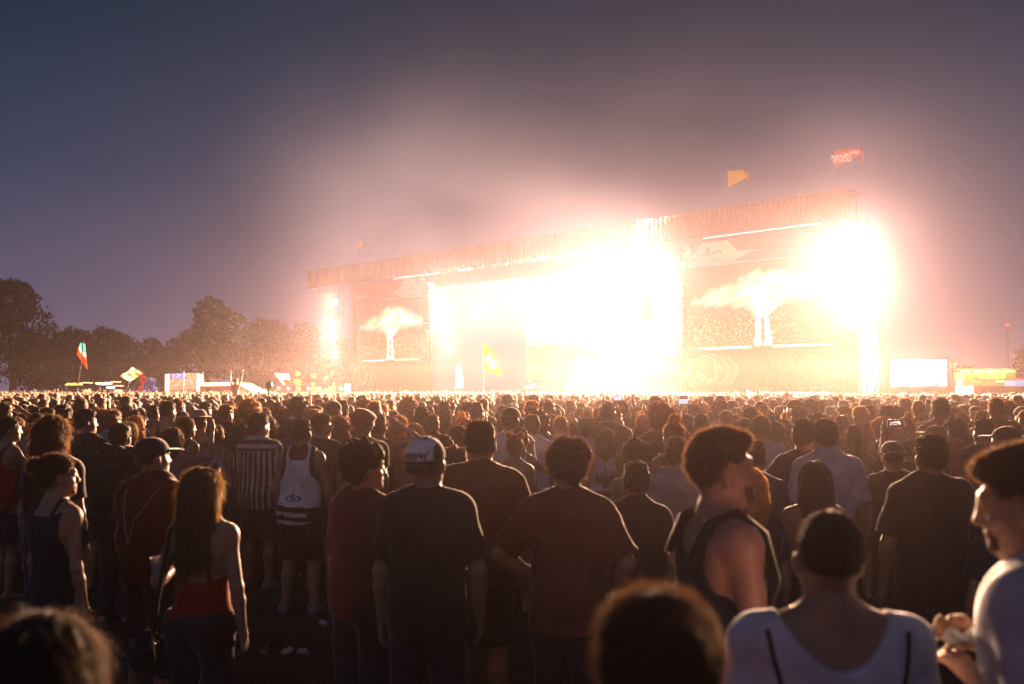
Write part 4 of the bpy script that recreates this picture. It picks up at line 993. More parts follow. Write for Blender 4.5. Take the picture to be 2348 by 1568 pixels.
# shirtless man on someone's shoulders, left of centre
def far_person(px, py, Y, label, zoff=0, yaw=0, **sp):
    sp.setdefault('seed', int(px)); sp.setdefault('fuzz', 300); b = build_person('person', sp, .018); t = P(px, py, Y)
    s = sp.get('size', 1.0); b.scale = (s,) * 3; b.location = (t.x, Y, t.z - 1.75 * s if zoff is None else zoff); b.rotation_euler = (0, 0, R(-yaw)); tag(b, label, 'person'); return b
rider = far_person(540, 868, 41, 'bare chested man riding on shoulders with both arms raised, left of centre', None, 20, top=None, hair='short', legs='shorts', armL=((.5, .1, .9), (-.1, 0, 1)), armR=((.35, .1, 1), (.25, .0, 1)), sit=1, skin=(.45, .27, .18))
far_person(520, 893, 40.6, 'man carrying the bare chested rider on his shoulders', 0, 10, top='tee', hair='short', legs='shorts', topc=(.1, .05, .04), armL='upbent', armR='upbent', size=1.0).location.x = rider.location.x

# ------------------------------------------------------------------ stage
WH = (1.0, .80, .62)
def st_thing(name, label, cat, u, v=0, z=0, group=None):
    o = bpy.data.objects.new(name, None); COL.objects.link(o); tag(o, label, cat, group)
    o.matrix_world = Matrix.Translation(ST(u, v, z)) @ Matrix(((SU.x, SN.x, 0, 0), (SU.y, SN.y, 0, 0), (0, 0, 1, 0), (0, 0, 0, 1)))
    return o
# local frame of a stage thing: x along the front, y towards the audience, z up
U0, U1 = 0.0, (SR - SL).length
uS = lambda px: su(px)
stage = st_thing('concert_stage', 'huge open air festival stage with a slatted roof edge and two video wings', 'stage', 0)
dark = plain('stage_steel', (.035, .028, .026), .6); slatm = plain('slat_paint', (.10, .045, .03), .6)
mb = MB(); n = 150
for i in range(n + 1):
    u = U0 + (U1 - U0) * i / n; mb.box((u, .05 * math.sin(i * 2.1), 15.95), (.125, .05, 1.03))
mb.build('slatted_fascia', slatm, stage)
mb = MB(); mb.box((U1 / 2, 0, 17.02), (U1 / 2, .16, .06)); mb.box((U1 / 2, 0, 14.86), (U1 / 2, .16, .06))
for i in range(0, 13):
    u = U1 * i / 12; mb.box((u, -.35, 15.95), (.10, .10, 1.0))
mb.build('fascia_frame', dark, stage)
g0, g1 = uS(1462), uS(1532); g2, g3 = uS(758), uS(778)
mb = MB()
for a, b in ((0, g2), (g3, g0), (g1, U1)): mb.box(((a + b) / 2, -.55, 15.95), ((b - a) / 2, .04, 1.0))
mb.build('fascia_backing', plain('backing', (.11, .055, .04), .8), stage)
mb = MB(); mb.box((U1 / 2, -1.6, 17.0), (U1 / 2, 1.0, .10)); mb.box((U1 * .46, -10, 16.98), (U1 * .30, 7.4, .10)); mb.build('roof_deck', dark, stage)
mb = MB()
for z in (14.4, 16.6):
    mb.box((U1 / 2, -1.6, z), (U1 / 2, .08, .08))
    for v in (-8, -14): mb.box((U1 * .46, v, z), (U1 * .29, .08, .08))
for i in range(41):
    u = U1 * i / 40
    mb.box((u, -1.6, 15.5), (.05, .05, 1.1))
mb.build('roof_truss', dark, stage)
for a, b in ((1618, 1892), (905, 985)):
    mb = MB(); mb.box(((uS(a) + uS(b)) / 2, .22, 14.66), ((uS(b) - uS(a)) / 2, .03, .035)); mb.build('light_strip', plain('strip_white', (.8, .8, .8), .4, em=(.9, .8, .95), es=.9, var=False), stage)
wl0, wl1, wr0, wr1 = uS(792), uS(966), uS(1556), uS(1966)
mb = MB()
for a, b in ((wl0, wl1), (wr0, wr1)): mb = MB(); mb.box(((a + b) / 2, -1.0, 8.0), ((b - a) / 2, .10, 6.9)); mb.build('wing_wall', plain('wing_black', (.03, .018, .018), .9), stage)
mb = MB(); mb.box(((wl1 + wr0) / 2, -9.5, .9), ((wr0 - wl1) / 2, 8.5, .85)); mb.box((U1 / 2, -12, .4), (U1 / 2, 6, .38)); mb.build('stage_floor', plain('stage_ply', (.012, .010, .010), .9), stage)
for u in (wl0, wl1 + .3, wr0 - .3, wr1): 
    mb = MB()
    for du in (-.35, .35):
        for v in (-.6, -1.3): mb.box((u + du, v - .2, 7.6), (.05, .05, 7.3))
    for k in range(13): mb.tube([(u - .35, -.8, 1 + k), (u + .35, -.8, 2 + k)], .03, 5)
    mb.build('scaffold_tower', dark, stage)
# printed banners and screens: flat sheets painted per vertex
def sheet(name, parent, u0, u1, z0, z1, v, fn, m, nx, nz):
    X, Z = np.meshgrid(np.linspace(u0, u1, nx), np.linspace(z0, z1, nz), indexing='ij')
    V = np.stack([X, np.full(X.shape, v), Z], -1).reshape(-1, 3)
    U_ = np.linspace(0, 1, nx)[:, None] + np.zeros((1, nz)); W_ = np.linspace(0, 1, nz)[None] + np.zeros((nx, 1))
    img = fn(U_, W_).reshape(-1, 3)
    i = (np.arange(nx - 1)[:, None] * nz + np.arange(nz - 1)[None]).ravel()
    return link(name, mesh_np(name, V, [np.stack([i, i + nz, i + nz + 1, i + 1], 1)], False, img), m, parent)
ns = np.random.default_rng(3)
def vnoise(u, w, f, seed):
    r = np.random.default_rng(seed); s = 0
    for i in range(9):
        k = r.normal(size=2) * f; s = s + np.sin(u * k[0] + w * k[1] + r.uniform(0, 6.28))
    return s / 3
def screen_img(u, w):
    base = np.zeros(u.shape + (3,)) + np.array([.30, .050, .030])
    base = base * (1 + .25 * vnoise(u, w, 14, 1))[..., None]
    sp_ = ns.random(u.shape); band = np.exp(-((w - .22) / .13) ** 2) * (np.abs(u - .5) > .06)
    base[(sp_ < .07 * band)] = (1.6, .75, .40)
    base[(sp_ > 1 - .035 * np.exp(-((w - .40) / .06) ** 2))] = (1.5, .7, .4)
    top = .56 + .36 * np.exp(-((u - .55) / .42) ** 2) + .02 * vnoise(u, w, 30, 3)
    bot = .50 - .16 * np.exp(-((u - .50) / .09) ** 2) - .04 * np.abs(vnoise(u, w, 22, 4)) + .10 * np.abs(u - .5)
    fire = (w > bot) & (w < top) & (u > .03)
    edge = np.clip(np.minimum(w - bot, top - w) / .20, 0, 1)
    base = base + np.where(fire, .08 + .92 * edge, 0)[..., None] * (np.array([.95, .72, .55]) + .25 * vnoise(u, w, 26, 31)[..., None])
    for c, s_ in ((.482, -.02), (.526, .030)):
        cx = c + s_ * (1 - w * 2.2) * .5; wd = .012 + .007 * np.abs(vnoise(u, w, 40, 7)) + .007 * (w < .12)
        j = (np.abs(u - cx) < wd) & (w < .5) & (w > .03); base[j] = (1.3, 1.0, .8)
    j = (np.abs(u - .504) < .005) & (w > .18) & (w < .36); base[j] = (.25, .05, .03)
    ln = (np.abs(w - (.022 + (u - .5) * .0)) < .008) & (np.abs(u - .5) > .07) & (np.abs(u - .5) < .42); base[ln] = (2.2, 1.7, 1.4)
    base[(w > .5) & (w > top)] *= .8
    return base
M_SCR = tint_mat('led_screen', 1.0)
zb, zt = 5.35, 12.3
sheet('video_screen', stage, uS(1562), uS(1935), zb, zt, -.75, screen_img, M_SCR, 260, 110)
sheet('video_screen', stage, uS(806), uS(962), zb, zt, -.75, screen_img, M_SCR, 220, 100)
def seg(u, w, a, b):
    ax, ay = a; bx, by = b; dx, dy = bx - ax, by - ay; t = np.clip(((u - ax) * dx + (w - ay) * dy) / (dx * dx + dy * dy + 1e-9), 0, 1)
    return np.hypot(u - ax - t * dx, w - ay - t * dy)
def poly(u, w, pts):
    ins = np.zeros(u.shape, bool); n = len(pts)
    for i in range(n):
        (x1, y1), (x2, y2) = pts[i], pts[(i + 1) % n]
        c = ((y1 > w) != (y2 > w)) & (u < (x2 - x1) * (w - y1) / (y2 - y1 + 1e-12) + x1); ins ^= c
    return ins
def banner_img(u, w):
    A = 3.4; x = u * A
    img = np.zeros(u.shape + (3,)) + (.50, .42, .38)
    img[(w < .35 + .1 * np.sin(x * 4))] = (.42, .26, .30)
    img[poly(x, w, [(.27, 1), (.55, 1), (.36, .55)])] = (.55, .06, .04)
    img[poly(x, w, [(1.05, 1), (3.4, 1), (3.4, .45), (2.3, .38), (1.25, .52)])] = (.42, .045, .04)
    img[poly(x, w, [(1.5, .45), (3.4, .35), (3.4, 0), (1.2, .12)])] = (.30, .06, .10)
    t = np.linspace(0, 2 * math.pi, 40)
    for sc, w_ in ((.0085, .010), (.0135, .008)):
        hx = .20 + sc * 1.0 * 16 * np.sin(t) ** 3 * .8; hy = .62 + sc * (13 * np.cos(t) - 5 * np.cos(2 * t) - 2 * np.cos(3 * t) - np.cos(4 * t)) * 1.5
        d = np.min([seg(x, w, (hx[i], hy[i]), (hx[i + 1], hy[i + 1])) for i in range(39)], 0); img[d < w_] = (.55, .07, .04)
    for a, b in (((.04, .75), (.10, .42)), ((.10, .42), (.16, .02)), ((.02, .5), (.06, .1)), ((.34, .4), (.45, .3)), ((.24, .35), (.25, .02))): img[seg(x, w, a, b) < .010] = (.55, .09, .05)
    img[poly(x, w, [(-.02, .45), (.10, .30), (.12, .0), (-.02, .0)])] = (.50, .16, .06)
    img[poly(x, w, [(.62, .78), (.70, .80), (.70, .55), (.62, .55)])] = (.35, .12, .20)
    img[poly(x, w, [(.42, .55), (.95, .62), (.95, .50), (.42, .42)])] = (.38, .17, .22)
    return img
M_BAN = tint_mat('banner_print', .14)
sheet('wing_banner', stage, uS(1540), wr1, zt + .08, 14.45, -.72, banner_img, M_BAN, 240, 70)
sheet('wing_banner', stage, uS(800), wl1, zt + .08, 14.45, -.72, lambda u, w: banner_img(1 - u, w) * .8, M_BAN, 140, 60)
def scrim_img(u, w):
    A = 2.2; x = u * A
    img = np.zeros(u.shape + (3,)) + (.36, .055, .035)
    img = img * (1 + .2 * vnoise(u, w, 10, 9))[..., None]
    img[(x > .95) & (x < 1.12) & (w < .4)] *= .8
    for k, (cx, cy, rx, ry, a0, a1) in enumerate([(.30, .60, .20, .30, .1, 4.4), (.34, .58, .14, .22, 1.9, 6.0), (.36, .62, .26, .32, -.9, 1.4), (.40, .60, .33, .36, -.8, .8), (.22, .56, .17, .34, 2.2, 4.4), (.36, .60, .10, .18, 3.4, 6.9)]):
        t = np.linspace(a0, a1, 26); px_ = cx + rx * np.cos(t) + .01 * np.sin(t * 7); py_ = cy + ry * np.sin(t) + .02 * np.sin(t * 9)
        d = np.min([seg(x, w, (px_[i], py_[i]), (px_[i + 1], py_[i + 1])) for i in range(25)], 0); img[d < .012] = (.50, .38, .42)
    return img
M_SCM = tint_mat('scrim_print', .10)
sc_r = sheet('lower_scrim', stage, wr0, wr1 - .2, 1.2, zb - .1, -.72, scrim_img, M_SCM, 220, 90)
sheet('lower_scrim', stage, wl0 + .2, wl1, 1.2, zb - .1, -.72, scrim_img, M_SCM, 160, 70)
def text_obj(txt, size, M, m, parent=None, name='lettering', colour=(1, 1, 1), align='CENTER', off=0.0, mirror=False):
    cu = bpy.data.curves.new('t', 'FONT'); cu.body = txt; cu.size = size; cu.align_x = align; cu.extrude = .01; cu.offset = off
    to = bpy.data.objects.new('tmp', cu); COL.objects.link(to); bpy.context.view_layer.update()
    me = bpy.data.meshes.new_from_object(to.evaluated_get(bpy.context.evaluated_depsgraph_get())); bpy.data.objects.remove(to)
    if mirror:
        for v in me.vertices: v.co.x *= -1
    o = link(name, me, m, parent, colour); 
    o.matrix_local = M
    return o
FRONT = Matrix(((1, 0, 0, 0), (0, 0, -1, 0), (0, 1, 0, 0), (0, 0, 0, 1)))      # text stands up, readable from the audience side (looking along +Y)
def stage_text(txt, u, z, size, m, v=-.66, off=.02):
    # audience sees +x of the stage frame to the right; the letters face +y
    M = Matrix(((1, 0, 0, u), (0, 0, 1, v), (0, 1, 0, z), (0, 0, 0, 1)))
    return text_obj(txt, size, M, m, stage, 'scrim_lettering', off=off)
ylw = plain('scrim_yellow', (.42, .14, .05), .8, em=(.5, .16, .06), es=.10, var=False)
stage_text('LOVE', uS(1808), 3.55, 1.75, ylw); stage_text('REVOLUTION', uS(1838), 2.1, 1.45, ylw)
# glowing sheet added to whiten the opening, its backing, and stage furniture
def glare_img(u, w):
    edge = .36 - .10 * u + .06 * vnoise(u, w, 9, 21) + .03 * vnoise(u, w, 30, 22); k = np.clip((w - edge) / .22, 0, 1) * np.clip((1.02 - w) / .12, 0, 1)
    return np.array([.22, .10, .07]) + k[..., None] * np.array([1.3, 1.0, .8]) + (.10 * np.abs(vnoise(u, w, 14, 23)))[..., None]
mb = MB(); mb.box(((wl1 + wr0) / 2, -15.8, 8.3), ((wr0 - wl1) / 2 - .4, .15, 5.3)); mb.build('glare_backing', dark, stage)
sheet('glare_sheet', stage, wl1 + .5, wr0 - .5, 3.2, 13.4, -15.6, glare_img, tint_mat('glare_glow', 1.0), 160, 70)
mb = MB(); mb.box(((wl1 + wr0) / 2, -.6, 13.9), ((wr0 - wl1) / 2, .1, .8)); mb.build('valance', plain('valance', (.03, .015, .012), .9), stage)
def stage_kit(px, label, w=1.0):
    u = uS(px); o = st_thing('equipment_desk', label, 'desk', u, -4, 1.75)
    mb = MB(); mb.box((0, 0, .45), (.9 * w, .4, .05)); mb.build('desk_top', plain('kit_white', (.6, .62, .65), .5), o)
    for sx in (-.8, .8): mb = MB(); mb.box((sx * w, 0, .2), (.04, .3, .2)); mb.build('leg', dark, o)
    mb = MB(); mb.box((-.3 * w, 0, .62), (.25, .2, .12)); mb.box((.35 * w, 0, .70), (.18, .15, .20)); mb.tube([(0, 0, .5), (0, 0, 1.4)], .02, 6); mb.tube([(-.3, 0, 1.2), (.3, 0, 1.2)], .02, 6); mb.build('mixer', plain('kit_light', (.5, .55, .6), .4, em=(.8, .9, 1), es=.8, var=False), o)
stage_kit(1150, 'white mixing desk with a small stand on the stage, right of the orange cross flag')
stage_kit(1245, 'low equipment desk on the stage between flag and white smoke', 1.6)
def line_array(px, ztop, nbox, label, v=.5):
    u = uS(px); o = st_thing('line_array_speaker', label, 'loudspeaker', u, v, ztop)
    for i in range(nbox):
        mb = MB(); z = -.42 * i; t = .02 * i * i * .1
        mb.box((0, -t, z), (.62, .35, .19)); mb.build('cabinet', plain('speaker_black', (.06, .035, .03), .7), o)
    mb = MB(); mb.box((0, 0, .35), (.45, .3, .05)); mb.tube([(0, 0, .4), (0, 0, 15 - ztop)], .03, 6); mb.build('rigging_bar', dark, o)
line_array(1493, 12.9, 12, 'tall hanging stack of loudspeaker cabinets on the right of the stage opening', 1.2)
line_array(1000, 13.2, 12, 'tall hanging stack of loudspeaker cabinets on the left of the stage opening', 1.2)
# stage lamps
LK = float('11')
def lamp(px, py, power, off=0.0, col=(1.0, .57, .32), r=.25, size=.34, label='', group=None, es=14, spot=False):
    p = SP(px, py, off); o = bpy.data.objects.new('stage_lamp', None); COL.objects.link(o)
    o.matrix_world = Matrix.Translation(p) @ Matrix(((SU.x, SN.x, 0, 0), (SU.y, SN.y, 0, 0), (0, 0, 1, 0), (0, 0, 0, 1)))
    tag(o, label, 'stage lamp', group)
    mb = MB(); ax = (Vector((1, 0, 0)), Vector((0, 0, 1)), Vector((0, 1, 0)))
    mb.lathe([(0, -.35), (size * .7, -.33), (size, -.05), (size * 1.08, .0), (size * .95, .0), (size * .9, -.04)], n=14, ax=ax); mb.tube([(-size * 1.2, -.15, 0), (-size * 1.2, -.15, size * 1.6), (size * 1.2, -.15, size * 1.6), (size * 1.2, -.15, 0)], .03, 5)
    mb.build('housing', dark, o)
    mb = MB(); mb.lathe([(0, .02), (size * .6, .01), (size * .92, -.03)], n=14, ax=ax); mb.build('lens', plain('lamp_glass', (.9, .8, .7), .3, em=(1, .85, .7), es=es, var=False), o)
    l = bpy.data.lights.new('lamp_light', 'SPOT'); l.energy = power * LK; l.color = col; l.shadow_soft_size = r; l.spot_size = R(float('140')); l.spot_blend = .5
    lo = bpy.data.objects.new('lamp_light', l); COL.objects.link(lo); lo.location = p + SN * .5
    lo.rotation_euler = (SN * 1.0 + Vector((0, -.35, -.08))).to_track_quat('-Z', 'Y').to_euler()
    return o
orl = ['topmost', 'second from the top', 'second from the bottom', 'bottom']
for i, y in enumerate((693, 741, 771, 813)): lamp(768, y, 12000, 0, size=.5, label='bright floodlight, %s of the column left of the stage' % orl[i], group='floodlights hanging in a column left of the stage')
orr = ['topmost', 'second highest', 'third highest', 'third lowest', 'second lowest', 'lowest']
for i, y in enumerate((556, 590, 625, 660, 695, 730)): lamp(1973, y, 14500 if i in (1, 2, 3, 4) else 9500, -1.5, label='blinding floodlight, %s in the column at the right stage end' % orr[i], group='floodlights in the column at the right end')
for px, py, pw in [(1015, 640, 62), (1020, 700, 70), (1026, 760, 60), (1032, 800, 24), (1075, 620, 36), (1120, 655, 40), (1165, 620, 36), (1190, 665, 50), (1245, 600, 44), (1265, 690, 56), (1310, 610, 50), (1335, 680, 60), (1380, 600, 50), (1395, 660, 52), (1440, 620, 46), (1450, 690, 44), (1105, 715, 36), (1225, 735, 30)]:
    lamp(px, py, pw * float('200'), 5, label='stage lamp lost in the white glare of the central opening', group='lamps inside the central glare')
lamp(1510, 782, 20000, -2, label='round blinding lamp below the right hanging loudspeaker stack')
lamp(1515, 622, 16000, -1.2, label='small bright lamp beside the right hanging loudspeaker stack')
lamp(1415, 872, 22000, 1, label='glaring footlight low at the right of the stage opening')
lamp(1355, 880, 9000, 1, label='footlight left of the glaring low one on the stage')
lamp(1495, 530, 9000, 2, label='lamp shining through the roof slats above the right loudspeakers')
lamp(768, 640, 2500, 1.5, label='lamp shining through the roof slats at the far left', r=.15)
# hanging truss for the left lamps and mast for the right ones
for px, v, z0, z1, lab in ((768, .0, 5.6, 15.0, 'narrow lattice truss carrying the four lamps left of the stage'), (1973, 1.5, 0, 14.6, 'tall lattice mast carrying the blinding lamps at the right end')):
    o = st_thing('lamp_truss', lab, 'truss', uS(px), v - .45, 0); mb = MB()
    for a, b in ((-.3, -.15), (.3, -.15), (0, .15)): mb.tube([(a, b, z0), (a, b, z1)], .035, 6)
    k = 0; z = z0
    while z < z1 - .5: mb.tube([(-.3 if k % 2 else .3, -.15, z), (.3 if k % 2 else -.3, -.15, z + .6)], .02, 5); z += .6; k += 1
    mb.build('truss_tubes', dark, o)
    mb = MB(); mb.box((0, 0, z1), (.5, .4, .05)); mb.build('top_plate', dark, o)

# ------------------------------------------------------------------ flags
M_FLAG = tint_mat('flag_cloth', 0, translucent=.5)
def flag(corners, Y, fn, label, pole=None, polecol=(.2, .2, .2), em=None, nx=40, nz=28, ripple=.12, name='flag', pole_r=.02):
    root = empty(name, P(corners[3][0], 1000, Y) * 0 + Vector((P(corners[3][0], 900, Y).x, Y, 0))); tag(root, label, 'flag')
    A, B, Cc, D = [P(x, y, Y + dy) for (x, y, dy) in [(c + (0,))[:3] for c in corners]]      # top-left, top-right, bottom-right, bottom-left
    u = np.linspace(0, 1, nx)[:, None, None]; w = np.linspace(0, 1, nz)[None, :, None]
    A, B, Cc, D = map(np.array, (A, B, Cc, D))
    V = (D * (1 - u) + Cc * u) * (1 - w) + (A * (1 - u) + B * u) * w
    sz = np.linalg.norm(B - D)
    V[..., 1] += (np.sin(u * 9 + w * 3) * ripple * sz * (.25 + u))[..., 0]; V[..., 2] += (np.sin(u * 7 + 1) * ripple * sz * .15 * u * (1 + 0 * w))[..., 0]
    img = fn(np.broadcast_to(u[..., 0], (nx, nz)), np.broadcast_to(w[..., 0], (nx, nz)))
    V = V.reshape(-1, 3) - np.array(root.location); i = (np.arange(nx - 1)[:, None] * nz + np.arange(nz - 1)[None]).ravel()
    link('cloth', mesh_np('cloth', V, [np.stack([i, i + nz, i + nz + 1, i + 1], 1)], True, img.reshape(-1, 3)), M_FLAG if em is None else tint_mat('flag_glow', em, translucent=.5), root)  # emission stands in for stage light shining through the cloth
    if pole:
        mb = MB(); a = P(*pole[0], Y + .02) - root.location; b = P(*pole[1], Y) - root.location; mb.tube([a, b], pole_r, 6); mb.build('pole', plain('pole_' + name, polecol, .5), root)
    return root
def bands(cols, axis=1):
    def fn(u, w):
        t = w if axis else u; img = np.zeros(u.shape + (3,)); n = len(cols)
        for i, c in enumerate(cols): img[(t >= i / n) & (t <= (i + 1) / n)] = c
        return img
    return fn
def italian(u, w):
    t = w + .18 * np.sin(u * 3.0) * (1 - w); img = np.zeros(u.shape + (3,)) + (.75, .06, .03)
    img[t > .50] = (.75, .72, .66); img[t > .64] = (.04, .42, .32); img[(t > .57) & (t < .60) & (u > .6)] = (.3, .45, .35); return img
flag([(184, 786), (196, 789), (200, 847, .3), (176, 812)], 33, italian, 'green, white and red flag hanging diagonally above the crowd at left', pole=((191, 783), (176, 905)), polecol=(.08, .06, .05), ripple=.05)
h_far = [(.62, .08, .05), (.65, .52, .40), (.15, .35, .30), (.70, .60, .15), (.62, .60, .62), (.55, .15, .08)]
def checks(u, w):
    r = np.random.default_rng(8); t = np.array(h_far)[r.integers(0, 6, (6, 4))]; return t[np.minimum((u * 6).astype(int), 5), np.minimum((w * 4).astype(int), 3)]
flag([(275, 862), (305, 842), (328, 856), (297, 875)], 36, checks, 'multicoloured patchwork flag waving right of the Italian tricolour', pole=((297, 872), (285, 915)), ripple=.08)
flag([(629, 855), (663, 858), (668, 881, .4), (649, 884)], 40, lambda u, w: np.where((w > .45)[..., None], np.array([.80, .70, .72]), np.where((u > .3)[..., None], np.array([.62, .12, .10]), np.array([.7, .6, .6]))), 'white and red flag blowing left beside the glowing shrubs', pole=((661, 877), (672, 912)), ripple=.10)
def swiss(u, w):
    img = np.zeros(u.shape + (3,)) + (.80, .10, .008); x = (u - .48) * 1.0; y = (w - .45) * 1.25
    img[((np.abs(x) < .10) & (np.abs(y) < .32)) | ((np.abs(y) < .11) & (np.abs(x) < .34))] = (1.3, 1.1, .9); return img
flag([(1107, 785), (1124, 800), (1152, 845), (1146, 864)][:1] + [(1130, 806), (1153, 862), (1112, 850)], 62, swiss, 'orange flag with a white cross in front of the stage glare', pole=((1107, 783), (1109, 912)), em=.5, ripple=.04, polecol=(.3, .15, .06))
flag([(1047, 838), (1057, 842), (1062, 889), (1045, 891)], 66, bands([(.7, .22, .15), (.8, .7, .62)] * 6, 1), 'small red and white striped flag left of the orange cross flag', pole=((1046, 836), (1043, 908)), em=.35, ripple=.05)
flag([(1708, 893), (1716, 895), (1722, 912), (1712, 914)], 30, bands([(.25, .5, .35), (.7, .7, .6)], 0), 'tiny green and white pennant above the crowd, right of centre', pole=((1707, 892), (1712, 918)))
flag([(1728, 906), (1736, 893), (1744, 910), (1737, 916)], 30, bands([(.75, .75, .6), (.3, .5, .35), (.6, .12, .08)], 0), 'second tiny pennant with green and red stripes above the crowd', pole=((1736, 893), (1736, 918)))
flag([(1697, 896), (1704, 898), (1702, 906), (1696, 905)], 32, bands([(.75, .10, .06)]), 'tiny red pennant above the crowd below the right screen')
def roof_flag(c, off, fn, label, polepx, text=None):
    root = empty('roof_flag', SP(polepx[0], polepx[2], off)); tag(root, label, 'flag')
    pts = [np.array(SP(x, y, off + (dy if True else 0)) - root.location) for x, y, dy in c]
    nx, nz = 40, 24; u = np.linspace(0, 1, nx)[:, None, None]; w = np.linspace(0, 1, nz)[None, :, None]
    V = (pts[3] * (1 - u) + pts[2] * u) * (1 - w) + (pts[0] * (1 - u) + pts[1] * u) * w
    img = fn(np.broadcast_to(u[..., 0], (nx, nz)), np.broadcast_to(w[..., 0], (nx, nz))); i = (np.arange(nx - 1)[:, None] * nz + np.arange(nz - 1)[None]).ravel()
    cl = link('cloth', mesh_np('cloth', V.reshape(-1, 3), [np.stack([i, i + nz, i + nz + 1, i + 1], 1)], True, img.reshape(-1, 3)), tint_mat('roof_flag', .35, translucent=.5), root)
    mb = MB(); mb.tube([SP(polepx[0], polepx[1], off) - root.location, (0, 0, 0)], .018, 6); mb.build('pole', plain('flag_pole', (.30, .22, .20), .6), root)
    mb = MB(); t = [SP(x, y, off) - root.location for x, y in ((c[1][0] - 1, c[1][1] + 1), (c[1][0] + 5, c[1][1] + 14), (c[1][0] + 4, c[1][1] + 20))]; mb.tube([t[0], t[1], SP(c[1][0] + (13 if not text else 2), c[1][1] + (30 if not text else 38), off) - root.location], [.12, .10, .05], 5)
    tail = mb.build('flag_tail', M_CLOTH, root, tuple(fn(np.array([[.9]]), np.array([[.9]]))[0, 0] * .8))
    if text:
        ax, az = (Vector(pts[1]) - Vector(pts[0])).normalized(), Vector((0, 0, 1)); nn = ax.cross(az)
        for (txt, fx, fz, size) in text:
            p = Vector(pts[0]) * (1 - fx) + Vector(pts[1]) * fx; p = p + Vector((0, 0, -fz)) - Vector((nn.x, nn.y, 0)) * 0
            M = Matrix(((ax.x, az.x, SN.x, 0), (ax.y, az.y, SN.y, 0), (ax.z, az.z, 0, 0), (0, 0, 0, 1)))
            M = Matrix.Translation(p + SN * .15) @ M
            l = text_obj(txt, size, M, plain('flag_text', (.75, .62, .62), .8, em=(.8, .6, .6), es=.3, var=False), root, 'flag_lettering', off=.015)
roof_flag([(1668, 393, 0), (1705, 389, 0), (1719, 404, .5), (1668, 430, 0)], 1.5, lambda u, w: np.zeros(u.shape + (3,)) + (.78, .42, .04), 'plain amber flag flying from the stage roof', (1668, 391, 474))
roof_flag([(1912, 345, 0), (1973, 339, 0), (1979, 350, .5), (1912, 384, 0)], 1.5, lambda u, w: np.zeros(u.shape + (3,)) + (.75, .09, .04), 'red flag with faint white lettering flying highest on the stage roof', (1912, 343, 434), [('KONCERT', .30, .62, .34), ('ITNOLI', .33, .98, .46), ('SZIGET', .80, .42, .22)])
roof_flag([(820, 555, 0), (834, 553, 0), (838, 560, .5), (821, 567, 0)], 1.5, lambda u, w: np.zeros(u.shape + (3,)) + (.60, .22, .06), 'small faded orange flag above the left end of the stage roof', (820, 554, 606))

# green balloon on a stick
root = empty('balloon', (P(616, 900, 30).x, 30, 0)); tag(root, 'green balloon shaped stick toy held up above the crowd at left', 'balloon')
mb = MB(); zc = P(616, 884, 30).z; mb.lathe([(0.001, .13), (.06, .115), (.10, .07), (.115, 0), (.10, -.06), (.06, -.10), (.02, -.13), (.001, -.14)], (0, 0, zc), 16); mb.build('balloon_head', plain('green_rubber', (.03, .30, .16), .35, var=False), root, None, True)
mb = MB(); mb.tube([(0, 0, zc - .12), (0, 0, zc - .62)], .035, 8); mb.build('stick', plain('green_stick', (.03, .28, .16), .4, var=False), root)

